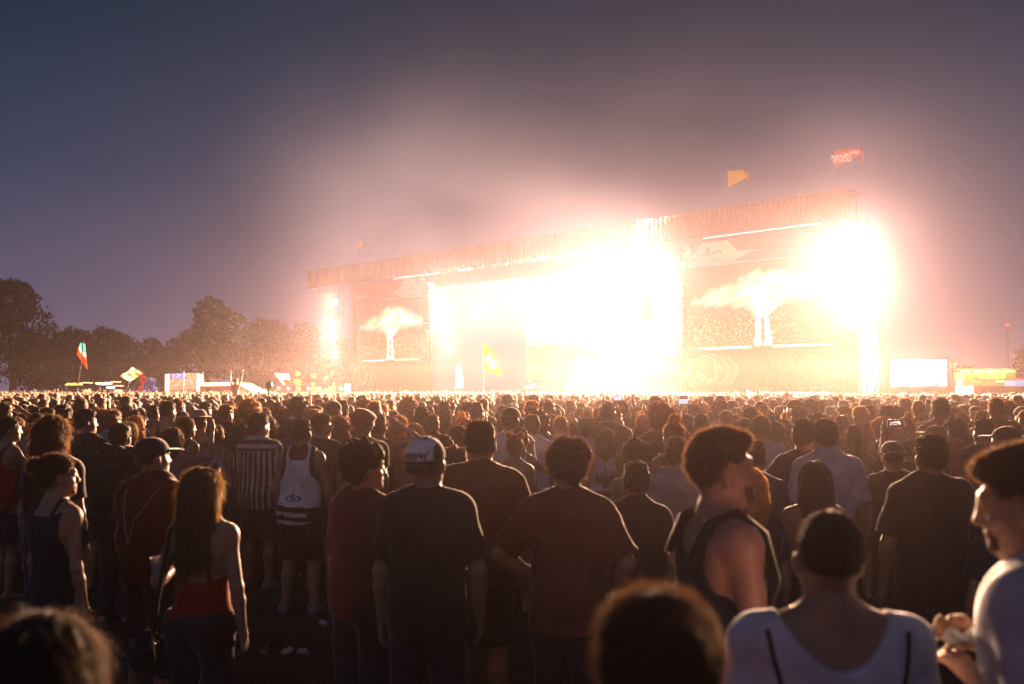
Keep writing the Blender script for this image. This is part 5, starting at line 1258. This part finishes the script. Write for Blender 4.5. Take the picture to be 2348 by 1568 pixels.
# ------------------------------------------------------------------ trees
M_LEAF, ntl, bl = new_mat('leaves'); al = N(ntl, 'ShaderNodeAttribute', attribute_name='tint'); ntl.links.new(al.outputs['Color'], bl.inputs['Base Color']); bl.inputs['Roughness'].default_value = 1; bl.inputs['Specular IOR Level'].default_value = .05
def tree(px, pw, ptop, Y, label, seed, nleaf=12000, leaf=.42, base=(.0035, .0035, .002), lobes=7, pbot=905, name='tree', group='trees beyond the crowd on the left', emis=None):
    r = np.random.default_rng(seed); c = P(px, pbot, Y); top = P(px, ptop, Y).z; wdt = pw * Y / F
    root = empty(name, (c.x, Y, 0)); tag(root, label, 'tree', group)
    mb = MB(); th = top * .5; mb.tube([(0, 0, 0), (.1, 0, th * .5), (0, .1, th), (.1, 0, top * .75)], [wdt * .045, wdt * .036, wdt * .028, wdt * .012], 8)
    for k in range(6):
        a = r.uniform(0, 6.28); z0 = th * r.uniform(.4, 1.0); L = wdt * .35; mb.tube([(0, 0, z0), (math.cos(a) * L * .5, math.sin(a) * L * .5, z0 + L * .35), (math.cos(a) * L, math.sin(a) * L, z0 + L * .9)], [wdt * .016, wdt * .010, wdt * .004], 6)
    mb.build('trunk', plain('bark', (.05, .035, .025), .9), root)
    cs = []; zc = top * .56
    for k in range(lobes):
        a = r.uniform(0, 6.28); q = r.uniform(.0, 1) ** .6; rr = r.uniform(.20, .34) * wdt
        zz = zc + r.uniform(-.36, .30) * top * .8; fall = 1 - max(0, (zz - zc) / (top - zc)) * .55
        cs.append((math.cos(a) * q * (wdt * .5 - rr * .6) * fall, math.sin(a) * q * (wdt * .4 - rr * .6) * fall, min(zz, top - rr * .9), rr))
    cs.append((0, 0, top - wdt * .24, wdt * .24)); cs.append((wdt * .12, 0, zc, wdt * .36)); cs.append((-wdt * .15, 0, zc * .8, wdt * .36))
    cs = np.array(cs); pick = r.integers(0, len(cs), nleaf); d = r.normal(size=(nleaf, 3)); d /= np.linalg.norm(d, axis=1)[:, None]
    rad = cs[pick, 3] * r.uniform(.55, 1.04, nleaf) ** .5 * (1 + .10 * np.sin(d[:, 0] * 7 + d[:, 2] * 9 + pick)); p = cs[pick, :3] + d * rad[:, None] * (1, .9, .95)
    p = p[p[:, 2] > .3]; n = len(p)
    a_ = r.normal(size=(n, 3)); a_ /= np.linalg.norm(a_, axis=1)[:, None]; b_ = np.cross(a_, r.normal(size=(n, 3))); b_ /= np.linalg.norm(b_, axis=1)[:, None]
    s = leaf * r.uniform(.5, 1.2, n)[:, None]
    V = np.stack([p - a_ * s * .5, p + b_ * s * .35, p + a_ * s * .5, p - b_ * s * .35], 1).reshape(-1, 3); Q = np.arange(n * 4).reshape(n, 4)
    t = np.array(base) * (r.uniform(.5, 1.5, n)[:, None]) * (.7 + .5 * np.sin(p[:, :1] * .8 + p[:, 2:3] * .6 + seed)); t = np.clip(t, .002, 1)
    m = M_LEAF if emis is None else tint_mat('glow_leaves', emis)  # lamp light on these crowns put in as leaf colour and glow
    link('crown', mesh_np('crown', V, [Q], False, np.repeat(t, 4, 0)), m, root); return root
tree(28, 215, 636, 118, 'tallest dark tree filling the far left edge', 1, 18000)
tree(165, 170, 748, 124, 'broad low tree right of the tallest tree', 2)
tree(255, 160, 752, 128, 'rounded tree between the broad low tree and the dip', 3)
tree(345, 90, 772, 134, 'small sparse tree in the dip of the treeline', 4, 3500)
tree(395, 80, 776, 140, 'bushy small tree just left of the big domed tree', 5, 3500)
tree(482, 162, 679, 122, 'big domed tree standing out in the middle of the treeline', 6, 18000)
tree(600, 140, 728, 126, 'rounded tree right of the big domed tree', 7, 13000)
tree(700, 130, 736, 132, 'hazy tree nearest to the left lamp column', 8, 11000)
tree(640, 110, 768, 145, 'low tree tucked between the two hazy rounded trees', 9, 4000)
tree(795, 110, 770, 150, 'tree almost lost in glare behind the left lamp column', 10, 4000)
tree(2372, 120, 790, 150, 'dim tree at the right edge behind the food stall', 12, 4000, group=None)
tree(2200, 120, 835, 160, 'low dim tree behind the food stall lamps', 13, 3000, group=None)
tree(328, 36, 862, 100, 'small tree left of the pavilion with red light painted into its leaves', 21, 1600, .35, (.75, .035, .02), 5, group='small trees with coloured light painted in', emis=.55)
tree(345, 42, 866, 97, 'small tree left of the pavilion with blue light painted into its leaves', 22, 1600, .32, (.05, .13, .65), 5, group='small trees with coloured light painted in', emis=.55)
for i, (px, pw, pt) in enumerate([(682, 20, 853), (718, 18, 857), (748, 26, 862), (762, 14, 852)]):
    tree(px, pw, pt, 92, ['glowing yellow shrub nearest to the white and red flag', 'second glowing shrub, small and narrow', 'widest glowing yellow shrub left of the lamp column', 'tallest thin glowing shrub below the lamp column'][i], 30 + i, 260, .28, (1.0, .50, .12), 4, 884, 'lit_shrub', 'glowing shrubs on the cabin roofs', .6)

# ------------------------------------------------------------------ small buildings behind the crowd
def pbox(px0, px1, py0, py1, Y, depth=1.5):
    a = P(px0, py1, Y); b = P(px1, py0, Y); return (a.x, b.x, a.z, b.z, Y, depth)
def bld(name, label, cat, px, Y, group=None):
    o = empty(name, (P(px, 895, Y).x, Y, 0)); return tag(o, label, cat, group)
def part(root, name, px0, px1, py0, py1, m, dy=0.0, depth=1.5, ground=False):
    Y = root.location.y; a = P(px0, py1, Y); b = P(px1, py0, Y); z0 = 0 if ground else a.z
    mb = MB(); mb.box(((a.x + b.x) / 2 - root.location.x, dy + depth / 2, (z0 + b.z) / 2), ((b.x - a.x) / 2, depth / 2, (b.z - z0) / 2)); return mb.build(name, m, root)
pv = bld('festival_pavilion', 'small colourful lit pavilion with painted panels and a blue screen', 'pavilion', 412, 118)
part(pv, 'back_wall', 376, 448, 856, 898, plain('pav_wall', (.35, .2, .15), .8), .5, 3, True)
def pav_img(u, w):
    r = np.random.default_rng(4); img = np.zeros(u.shape + (3,)) + (1.1, .55, .25)
    for k in range(26):
        cx, cy = r.uniform(0, 1), r.uniform(.25, 1); c = [(1.3, .9, .5), (1.2, .35, .15), (.9, .8, .6), (.4, .6, .4), (1.4, 1.0, .8)][k % 5]
        img[((u - cx) / .06) ** 2 + ((w - cy) / .10) ** 2 < 1] = c
    img[(w < .3)] = (1.1, .7, .5); img[(w < .3) & (np.sin(u * 60) > .2)] = (.5, .25, .2); return img
def psheet(root, name, px0, px1, py0, py1, fn, m, dy, nx=50, nz=36):
    Y = root.location.y; a = P(px0, py1, Y); b = P(px1, py0, Y)
    X, Z = np.meshgrid(np.linspace(a.x, b.x, nx) - root.location.x, np.linspace(a.z, b.z, nz), indexing='ij'); V = np.stack([X, np.full(X.shape, dy), Z], -1).reshape(-1, 3)
    u = np.linspace(0, 1, nx)[:, None] + np.zeros((1, nz)); w = np.linspace(0, 1, nz)[None] + np.zeros((nx, 1)); i = (np.arange(nx - 1)[:, None] * nz + np.arange(nz - 1)[None]).ravel()
    return link(name, mesh_np(name, V, [np.stack([i, i + nz, i + nz + 1, i + 1], 1)], False, fn(u, w).reshape(-1, 3)), m, root)
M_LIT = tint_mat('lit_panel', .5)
psheet(pv, 'painted_panel', 385, 424, 868, 894, pav_img, M_LIT, .40)
psheet(pv, 'painted_panel', 423, 447, 855, 892, lambda u, w: pav_img(1 - u, w) * (.8, 1.0, 1.1), M_LIT, .34)
psheet(pv, 'blue_screen', 392, 421, 856, 867, lambda u, w: np.where((np.sin(u * 14 + w * 9 + 3 * np.sin(w * 7)) > .2)[..., None], np.array([.15, .3, 1.6]), np.array([.9, 1.0, 1.5])), M_LIT, .36)
part(pv, 'lit_column', 377, 385, 858, 898, plain('pav_white', (.8, .8, .8), .5, em=(1, .75, .7), es=1.3, var=False), .1, .4, True)
for i, (x, y) in enumerate(((453, 857), (463, 854), (421, 852))):
    o = bld('thin_pole', ['thin pole just right of the pavilion', 'second thin pole right of the pavilion, taller', 'thin mast rising from the pavilion roof'][i], 'pole', x, 117); mb = MB(); mb.tube([(0, 0, 0), (0, 0, P(x, y, 117).z)], .06, 6); mb.build('mast', plain('pole_blue', (.12, .12, .25), .5), o)
    mb = MB(); mb.box((0, -.1, P(x, y + 8, 117).z), (.12, .1, .12)); mb.build('lamp_head', plain('pole_lamp', (.4, .4, .6), .5, em=(.4, .45, 1), es=.5, var=False), o)
tent = bld('marquee', 'long white marquee with a sloping gable right of the pavilion', 'marquee', 520, 105)
part(tent, 'side_wall', 456, 545, 884, 903, plain('tent_white', (.45, .30, .25), .9), .2, 6, True)
Y = 105; a, b, c_ = P(541, 878, Y), P(588, 903, Y), P(541, 903, Y); ox = tent.location.x
mb = MB(); mb.add([(a.x - ox, 0, a.z), (b.x - ox, 0, b.z), (c_.x - ox, 0, c_.z), (a.x - ox, 6, a.z), (b.x - ox, 6, b.z), (c_.x - ox, 6, c_.z)], [(0, 1, 2), (3, 5, 4), (0, 3, 4, 1)]); mb.build('gable', plain('gable_white', (.55, .38, .32), .9), tent)
ra = P(452, 880, Y); mb = MB(); mb.add([(ra.x - ox, -.2, ra.z - .25), (a.x - ox, -.2, a.z - .25), (a.x - ox, 3.2, a.z + .1), (ra.x - ox, 3.2, ra.z + .15), (ra.x - ox, 6.4, ra.z - .25), (a.x - ox, 6.4, a.z - .25)], [(0, 1, 2, 3), (3, 2, 5, 4)]); mb.build('roof', plain('tent_roof', (.5, .36, .30), .9), tent)
for i, (x0, x1) in enumerate(((628, 670), (672, 790))):
    o = bld('site_cabin', ['short blue site cabin with a lit window and white panel', 'long blue site cabin under the glowing shrubs'][i], 'cabin', (x0 + x1) / 2, 96, 'blue cabins behind the crowd')
    part(o, 'cabin_wall', x0, x1, 882, 905, plain('cabin_blue', (.10, .11, .20), .6), .2, 3, True); part(o, 'roof_edge', x0 - 1, x1 + 1, 880, 882.4, plain('cabin_edge', (.15, .16, .26), .6), .0, 3.3)
    for k, xx in enumerate(np.linspace(x0 + 5, x1 - 14, 2 + 3 * i)): part(o, 'window', xx, xx + 9, 886, 895, plain('cabin_window', (.5, .5, .6), .5, em=(.7, .8, 1), es=.45 + .0 * k, var=False), .12, .1)
for i, (x0, x1, y0, col, es, lab) in enumerate([(229, 256, 876, (1, .8, .6), 1.3, 'market stall with a long white light strip at left'), (158, 190, 878, (1, .65, .08), .8, 'stall with yellow string lights near the left edge'), (253, 262, 885, (.35, .5, 1), .7, 'tiny booth with blue lights beside the white light strip')]):
    o = bld('market_stall', lab, 'stall', (x0 + x1) / 2, 100); part(o, 'counter', x0, x1, 893, 903, plain('stall_dark', (.06, .05, .05), .8), 0, 2, True)
    part(o, 'canopy', x0 - 2, x1 + 2, y0 - 1.5, y0, plain('canopy', (.2, .15, .12), .8), -.4, 2.6); mb = MB()
    for xx in np.linspace(x0, x1, 9): p = P(xx, y0 + 2 + (xx % 3), 100) - o.location; mb.box(p + Vector((0, -.5, 0)), (.14 if i == 1 else .22, .05, .07))
    mb.build('string_lights', plain('bulbs%d' % i, (.8, .7, .5), .5, em=col, es=es * 2, var=False), o)
    for xx in (x0, x1): p = P(xx, y0, 100) - o.location; mb = MB(); mb.tube([(p.x, -.3, 0), (p.x, -.3, p.z)], .05, 6); mb.build('post', dark, o)
# right side
sw = st_thing('glow_side_wall', 'tall white fabric wall right of the stage, lamp light painted on, bluish at foot', 'wall', uS(1990), 0, 0)
Yw = 70.0
def wall_light_img(u, w): return np.array([1.5, 1.15, .95]) * (w[..., None] ** .6) * (1 - .35 * (np.sin(u[..., None] * 22) > .6)) + np.array([.25, .25, .75]) * (1 - w[..., None])  # lamp light on the fabric painted as glowing colour, bluer low down
bpy.data.objects.remove(sw)
sw = bld('glow_side_wall', 'tall white fabric wall right of the stage, lamp light painted on, bluish at foot', 'wall', 1992, Yw)
psheet(sw, 'fabric', 1973, 2012, 745, 905, wall_light_img, M_LIT, 0); part(sw, 'back_panel', 1972, 2013, 744, 905, plain('panel_grey', (.3, .3, .32), .8), .05, .4, True)
for (x0, y0, x1, y1) in ((1985, 905, 1998, 820), (2003, 903, 2016, 855), (1976, 905, 1974, 750)):
    mb = MB(); mb.tube([P(x0, y0, Yw - .6) - sw.location, P(x1, y1, Yw - .3) - sw.location], .035, 6); mb.build('guy_rope', plain('rope_red', (.20, .05, .06), .8), sw)
vs = bld('video_screen', 'large blue white video screen with a red frame right of the stage', 'screen', 2108, 84)
def side_img(u, w):
    img = np.zeros(u.shape + (3,)) + np.array([1.0, 1.25, 1.7]) * (1.5 - .5 * np.abs(u - .4))[..., None]
    img = img * (1 + .12 * vnoise(u, w, 25, 3))[..., None]
    img[poly(u, w, [(.66, .0), (.86, .22), (.90, .20), (.84, .0)])] = (.45, .55, .8); img[((u - .87) / .03) ** 2 + ((w - .24) / .05) ** 2 < 1] = (.4, .5, .7); img[(w > .50) & (w < .53) & (u > .80) & (u < .9)] = (.5, .6, .85)
    img[w < .03] = (.5, .6, .8); return img
psheet(vs, 'display', 2040, 2171, 824, 886, side_img, tint_mat('side_display', .55), 0, 90, 50); part(vs, 'housing', 2038, 2173, 822, 888, plain('screen_back', (.05, .05, .06), .6), .05, .7)
redm = plain('frame_red', (.55, .03, .05), .5, em=(1, .08, .15), es=.5, var=False)
part(vs, 'frame', 2171, 2176, 818, 888, redm, -.02, .5); part(vs, 'frame', 2120, 2171, 820, 824, redm, -.02, .4)
for xx in (2060, 2150): p = P(xx, 888, 84) - vs.location; mb = MB(); mb.box((p.x, .4, p.z / 2), (.25, .25, p.z / 2)); mb.build('leg', dark, vs)
sg = bld('sign_board', 'small white four line sign on a red post beside the video screen', 'sign', 2186, 80)
part(sg, 'board', 2179, 2190, 833, 843, plain('sign_white', (.65, .6, .5), .6, em=(.9, .8, .6), es=.35, var=False), 0, .08)
mb = MB()
for k in range(4): p = P(2181, 835 + 2.1 * k, 80) - sg.location; mb.box(p + Vector((.10, -.02, 0)), (.10, .01, .018))
mb.build('sign_lines', plain('sign_red', (.4, .08, .06), .6), sg); mb = MB(); mb.tube([(0, .1, 0), (0, .1, P(2186, 830, 80).z)], .05, 6); mb.build('post', plain('post_red', (.25, .06, .05), .6), sg)
wt = bld('white_tower', 'narrow pale tower of stacked panels beside the red framed screen', 'tower', 2182, 86); part(wt, 'panel', 2177, 2187, 826, 900, plain('tower_pale', (.55, .5, .42), .7, em=(.8, .7, .5), es=.12, var=False), 0, .6, True); part(wt, 'cap', 2176, 2188, 823, 826.5, plain('tower_cap', (.3, .3, .35), .7), -.03, .7)
fs = bld('food_stall', 'orange food stall with four warm light tubes and an oval sign', 'stall', 2265, 92)
part(fs, 'facade', 2190, 2332, 853, 884, plain('stall_orange', (.62, .20, .03), .7, em=(1, .28, .03), es=.08), .3, 3)
part(fs, 'counter', 2190, 2332, 872, 898, plain('stall_counter', (.26, .20, .18), .7), .1, 1.2, True); part(fs, 'roof', 2188, 2330, 846, 848.5, plain('stall_roof', (.30, .20, .05), .7), -.3, 3.8)
for x0, x1 in ((2203, 2224), (2232, 2254), (2261, 2289), (2296, 2325)):
    part(fs, 'light_tube', x0, x1, 850, 853, plain('tube_warm', (.9, .8, .6), .4, em=(1, .72, .30), es=2.6, var=False), -.1, .2)
    l = bpy.data.lights.new('stall_light', 'POINT'); l.energy = 160; l.color = (1, .62, .15); l.shadow_soft_size = .2; lo = bpy.data.objects.new('stall_light', l); COL.objects.link(lo); lo.location = P((x0 + x1) / 2, 851, 91.2)
p0, p1 = P(2241, 855, 92), P(2308, 869, 92); cx, cz = (p0.x + p1.x) / 2 - fs.location.x, (p0.z + p1.z) / 2
def oval(root, cx, cz, rx, rz, dy, m, name='oval_sign', n=40):
    mb = MB(); v = []
    for k in range(n):
        a = 2 * math.pi * k / n; ex = .55; v.append((cx + rx * math.copysign(abs(math.cos(a)) ** ex, math.cos(a)), dy, cz + rz * math.copysign(abs(math.sin(a)) ** ex, math.sin(a))))
    for k in range(n): v.append((v[k][0], dy + .12, v[k][2]))
    mb.add(v, [tuple(range(n))] + [(k, (k + 1) % n, n + (k + 1) % n, n + k) for k in range(n)]); return mb.build(name, m, root)
osn = oval(fs, cx, cz, (p1.x - p0.x) / 2, (p0.z - p1.z) / 2 if p0.z > p1.z else (p1.z - p0.z) / 2, .05, plain('sign_cream', (.65, .52, .18), .6, em=(1, .72, .2), es=.15, var=False))
text_obj('BRAND STORE', .50, Matrix(((1, 0, 0, cx), (0, 0, -1, .02), (0, 1, 0, cz - .17), (0, 0, 0, 1))), plain('sign_ink', (.25, .12, .03), .8, var=False), fs, 'sign_lettering')
oval(fs, P(2196, 862, 92).x - fs.location.x, P(2196, 862, 92).z, .6, .36, .05, plain('sign_pale', (.5, .4, .3), .6, em=(.9, .6, .3), es=.2, var=False))
part(fs, 'menu_light', 2284, 2303, 873, 876, plain('menu_white', (.7, .8, .7), .5, em=(.8, 1, .8), es=.7, var=False), -.02, .1); part(fs, 'price_board', 2193, 2206, 871, 885, plain('price_white', (.6, .65, .62), .6, em=(.8, .95, .9), es=.5, var=False), -.04, .1)
fc = bld('equipment_container', 'low dark brown container row in front of the food stall', 'container', 2290, 58)
part(fc, 'body', 2232, 2420, 885, 905, plain('container_brown', (.055, .035, .028), .8), 0, 2.4, True)
for xx in (2262, 2295, 2330): part(fc, 'door_seam', xx, xx + 1.5, 886, 905, dark, -.03, .05)
fn_ = bld('barrier_wall', 'long low brown barrier wall below the video screen', 'barrier', 2130, 66)
part(fn_, 'panel', 2014, 2236, 889, 906, plain('barrier_brown', (.08, .05, .045), .8), 0, .2, True); part(fn_, 'top_rail', 2014, 2236, 888, 889.3, plain('barrier_rail', (.2, .16, .15), .6), -.05, .3)
bt = bld('booth_tent', 'small blue lit booth tent at the right edge', 'booth', 2340, 88); part(bt, 'booth_wall', 2328, 2362, 872, 884, plain('booth_blue', (.12, .2, .5), .6, em=(.3, .5, 1), es=.7, var=False), 0, 2, True); part(bt, 'lit_sign', 2332, 2347, 868, 872, plain('booth_red', (.6, .08, .05), .6, em=(1, .25, .1), es=.8, var=False), -.05, .3)
mst = bld('radio_mast', 'slim mast with a red warning light right of the stage', 'mast', 2312, 120)
zt_ = P(2312, 745, 120).z; mb = MB()
for a, b in ((-.2, 0), (.2, 0), (0, .3)): mb.tube([(a, b, 0), (a * .3, b * .3, zt_ - .2)], .03, 5)
mb.build('lattice', plain('mast_grey', (.12, .09, .09), .6), mst); mb = MB(); mb.lathe([(.001, .22), (.16, .12), (.2, 0), (.16, -.12), (.001, -.2)], (0, 0, zt_), 12); mb.build('warning_light', plain('red_light', (.6, .02, .02), .4, em=(1, .04, .02), es=4, var=False), mst, None, True)
for i, (x, y, Yd) in enumerate(((2309, 868, 100), (2341, 838, 96))):
    o = bld('floodlight_pole', ['pole with hanging lantern left of the right edge', 'pole with a twin floodlight head at the right edge'][i], 'lamp post', x, Yd); zz = P(x, y - 12, Yd).z; mb = MB(); mb.tube([(0, 0, 0), (0, 0, zz)], .06, 6); mb.build('pole', dark, o)
    mb = MB(); mb.box((-.15, -.2, zz - .1), (.28, .1, .22)); mb.tube([(-.8 * i, 0, zz), (0, 0, zz)], .05, 6); mb.build('lamp_head', plain('flood_head', (.5, .42, .42), .5), o)

# ------------------------------------------------------------------ ground
m, nt, b = new_mat('trampled_ground'); tc = N(nt, 'ShaderNodeTexCoord'); no = N(nt, 'ShaderNodeTexNoise'); no.inputs['Scale'].default_value = .9; no.inputs['Detail'].default_value = 9; nt.links.new(tc.outputs['Object'], no.inputs['Vector'])
cr = N(nt, 'ShaderNodeValToRGB'); nt.links.new(no.outputs['Fac'], cr.inputs[0]); cr.color_ramp.elements[0].position = .35; cr.color_ramp.elements[0].color = (.020, .022, .010, 1); cr.color_ramp.elements[1].position = .65; cr.color_ramp.elements[1].color = (.060, .045, .028, 1)
nt.links.new(cr.outputs[0], b.inputs['Base Color']); b.inputs['Roughness'].default_value = .95
n2 = N(nt, 'ShaderNodeTexNoise'); n2.inputs['Scale'].default_value = 14; n2.inputs['Detail'].default_value = 8; nt.links.new(tc.outputs['Object'], n2.inputs['Vector']); bu = N(nt, 'ShaderNodeBump'); bu.inputs['Strength'].default_value = .8; bu.inputs['Distance'].default_value = .05; nt.links.new(n2.outputs['Fac'], bu.inputs['Height']); nt.links.new(bu.outputs[0], b.inputs['Normal'])
mb = MB(); mb.quad((-900, -60, 0), (900, -60, 0), (900, 1500, 0), (-900, 1500, 0)); tag(mb.build('ground', m), kind='structure')
r = np.random.default_rng(9); n = 26000; gx = r.uniform(-7, 5, n); gy = r.uniform(2.5, 12, n); hh = r.uniform(.02, .06, n); an = r.uniform(0, 6.28, n); dx, dy = np.cos(an) * .004, np.sin(an) * .004
V = np.stack([np.stack([gx - dx, gy - dy, 0 * gx], 1), np.stack([gx + dx, gy + dy, 0 * gx], 1), np.stack([gx + r.normal(0, .02, n), gy + r.normal(0, .02, n), hh], 1)], 1).reshape(-1, 3)
tag(link('grass', mesh_np('grass', V, [np.arange(n * 3).reshape(n, 3)], False), plain('grass_blade', (.05, .06, .02), .8, var=False)), 'short trampled grass between the standing people', 'grass', kind='stuff')
for i, (px, py, Y) in enumerate(((600, 1492, 7.6), (668, 1502, 7.4), (630, 1505, 7.35), (740, 1440, 8.3))):
    p = P(px, py, Y); o = cup(Vector((p.x, 2.0 / (-(ray(px, py).z) / ray(px, py).y), .03)), .028, .08, ['crushed clear cup lying on the dark ground, left one', 'clear cup lying on the ground right of the crushed one', 'third clear cup lying between the two others', 'cup lying behind the white jersey man', 'cup lying on the ground right of the capped man'][i], None)
    o.rotation_euler = (R(90), 0, i * 1.3)

# ------------------------------------------------------------------ haze, sky and light
def vol_mat(name, dens, col, g):
    m = bpy.data.materials.new(name); m.use_nodes = True; nt = m.node_tree; nt.nodes.clear(); o = N(nt, 'ShaderNodeOutputMaterial'); v = N(nt, 'ShaderNodeVolumeScatter')
    v.inputs['Density'].default_value = dens; v.inputs['Anisotropy'].default_value = g; v.inputs['Color'].default_value = (*col, 1); nt.links.new(v.outputs[0], o.inputs['Volume']); return m
DENS = float('.000062'); D2 = float('.00004'); HZT = float('16')
mb = MB(); mb.box((0, 85, HZT / 2 - 1), (170, 115, HZT / 2 + 1)); hm = vol_mat('haze', DENS, (.86, .75, .94), .60); nt = hm.node_tree
v2 = N(nt, 'ShaderNodeVolumeScatter'); v2.inputs['Density'].default_value = D2; v2.inputs['Anisotropy'].default_value = .90; v2.inputs['Color'].default_value = (.78, .74, 1, 1)
ad = N(nt, 'ShaderNodeAddShader'); v1 = [n for n in nt.nodes if n.type == 'VOLUME_SCATTER'][0]; nt.links.new(v1.outputs[0], ad.inputs[0]); nt.links.new(v2.outputs[0], ad.inputs[1]); nt.links.new(ad.outputs[0], [n for n in nt.nodes if n.type == 'OUTPUT_MATERIAL'][0].inputs['Volume'])
hz = tag(mb.build('haze', hm), 'thin dusty haze hanging over the whole field', 'haze', kind='stuff')
VEIL = float('.00032')  # low scattering box added from the camera outwards to stand in for lens bloom
mb = MB(); mb.box((4, 27, 1.72), (58, 29, 1.70)); tag(mb.build('bloom_veil', vol_mat('bloom_veil', VEIL, (1, .76, .72), .87)), 'dust kicked up by the dancing crowd, lit from the stage', 'bloom_veil', kind='stuff')
SMK = float('.026')
def smoke(name, c, rr, dens, seed, label, g=.4, col=(.74, .69, 1)):
    m = vol_mat(name, dens, col, g); nt = m.node_tree; v = [n for n in nt.nodes if n.type == 'VOLUME_SCATTER'][0]
    tc = N(nt, 'ShaderNodeTexCoord'); ln = N(nt, 'ShaderNodeVectorMath', operation='LENGTH'); nt.links.new(tc.outputs['Object'], ln.inputs[0])
    no = N(nt, 'ShaderNodeTexNoise'); no.inputs['Scale'].default_value = 1.6; no.inputs['Detail'].default_value = 4; no.noise_dimensions = '4D'; no.inputs['W'].default_value = seed; nt.links.new(tc.outputs['Object'], no.inputs['Vector'])
    mr = N(nt, 'ShaderNodeMapRange', interpolation_type='SMOOTHERSTEP'); mr.inputs[1].default_value = 1; mr.inputs[2].default_value = .15; mr.inputs[3].default_value = 0; mr.inputs[4].default_value = 1; nt.links.new(ln.outputs['Value'], mr.inputs[0])
    m2 = N(nt, 'ShaderNodeMapRange'); m2.inputs[1].default_value = .42; m2.inputs[2].default_value = .62; m2.inputs[3].default_value = .05; m2.inputs[4].default_value = 2.0; nt.links.new(no.outputs['Fac'], m2.inputs[0])
    mu = N(nt, 'ShaderNodeMath', operation='MULTIPLY'); nt.links.new(mr.outputs[0], mu.inputs[0]); nt.links.new(m2.outputs[0], mu.inputs[1])
    m3 = N(nt, 'ShaderNodeMath', operation='MULTIPLY'); m3.inputs[1].default_value = dens; nt.links.new(mu.outputs[0], m3.inputs[0]); nt.links.new(m3.outputs[0], v.inputs['Density'])
    mb = MB(); mb.lathe([(math.sin(math.pi * k / 14) * 1.0 + .001, -math.cos(math.pi * k / 14)) for k in range(15)], n=24)
    o = mb.build(name, m, None, None, True); o.location = c; o.scale = rr; return tag(o, label, 'smoke', kind='stuff')
sp_ = lambda px, py, off: SP(px, py, off)
smoke('smoke', sp_(1230, 600, 2), (28, 20, 14), .004 * SMK, 1.0, 'bright smoke rising around and above the stage opening')
smoke('smoke', sp_(1420, 800, -8), (18, 12, 6), .0015 * SMK, 3.0, 'low smoke spilling from the stage over the front crowd')
smoke('smoke', sp_(1180, 350, -9), (34, 19, 24), .058 * SMK, 5.0, 'tall pinkish plume drifting up over the middle of the stage', .55, (.66, .68, 1))
smoke('smoke', sp_(1700, 420, -9), (24, 16, 15), .016 * SMK, 7.0, 'thin smoke drifting over the right stage wing', .55)

w = bpy.data.worlds.new('World'); S.world = w; w.use_nodes = True; nt = w.node_tree; bg = nt.nodes['Background']
tc = N(nt, 'ShaderNodeTexCoord'); sep = N(nt, 'ShaderNodeSeparateXYZ'); nt.links.new(tc.outputs['Generated'], sep.inputs[0])
cr = N(nt, 'ShaderNodeValToRGB'); nt.links.new(sep.outputs['Z'], cr.inputs[0]); els = cr.color_ramp.elements
els[0].position = 0; els[0].color = (.115, .095, .150, 1); els[1].position = .47; els[1].color = (.001, .011, .030, 1)
for p, c in ((.10, (.062, .060, .115, 1)), (.20, (.018, .034, .078, 1)), (.33, (.003, .018, .044, 1))): e = els.new(p); e.color = c
sky = N(nt, 'ShaderNodeTexSky', sky_type='NISHITA'); sky.sun_disc = False; sky.sun_elevation = R(-1.5); sky.sun_rotation = R(200)
sc = N(nt, 'ShaderNodeVectorMath', operation='SCALE'); sc.inputs['Scale'].default_value = .02; nt.links.new(sky.outputs[0], sc.inputs[0])
no = N(nt, 'ShaderNodeTexNoise'); no.inputs['Scale'].default_value = 2.2; no.inputs['Detail'].default_value = 5; nt.links.new(tc.outputs['Generated'], no.inputs['Vector'])
mr = N(nt, 'ShaderNodeMapRange'); mr.inputs[1].default_value = .3; mr.inputs[2].default_value = .7; mr.inputs[3].default_value = .82; mr.inputs[4].default_value = 1.2; nt.links.new(no.outputs['Fac'], mr.inputs[0])
s2 = N(nt, 'ShaderNodeVectorMath', operation='SCALE'); nt.links.new(cr.outputs[0], s2.inputs[0]); nt.links.new(mr.outputs[0], s2.inputs['Scale'])
ad = N(nt, 'ShaderNodeVectorMath', operation='ADD'); nt.links.new(sc.outputs[0], ad.inputs[0]); nt.links.new(s2.outputs[0], ad.inputs[1]); nt.links.new(ad.outputs[0], bg.inputs[0])
bg.inputs[1].default_value = 1.15; S.cycles.volume_step_rate = 3.0; S.cycles.volume_preview_step_rate = 3.0
sl = bpy.data.lights.new('dusk_light', 'SUN'); sl.energy = float('.11'); sl.angle = R(50); sl.color = (.80, .78, 1.0)
so = bpy.data.objects.new('dusk_light', sl); COL.objects.link(so); so.rotation_euler = (R(52), 0, R(-20))
S.view_settings.view_transform = 'Standard'; S.view_settings.look = 'None'; S.view_settings.exposure = 0; S.view_settings.gamma = 1
S.render.engine = 'CYCLES'; cy = S.cycles; cy.use_denoising = True; cy.volume_bounces = 0; cy.max_bounces = 5; cy.diffuse_bounces = 2; cy.glossy_bounces = 2; cy.transmission_bounces = 4; cy.transparent_max_bounces = 6
cy.sample_clamp_indirect = 4; cy.caustics_reflective = False; cy.caustics_refractive = False
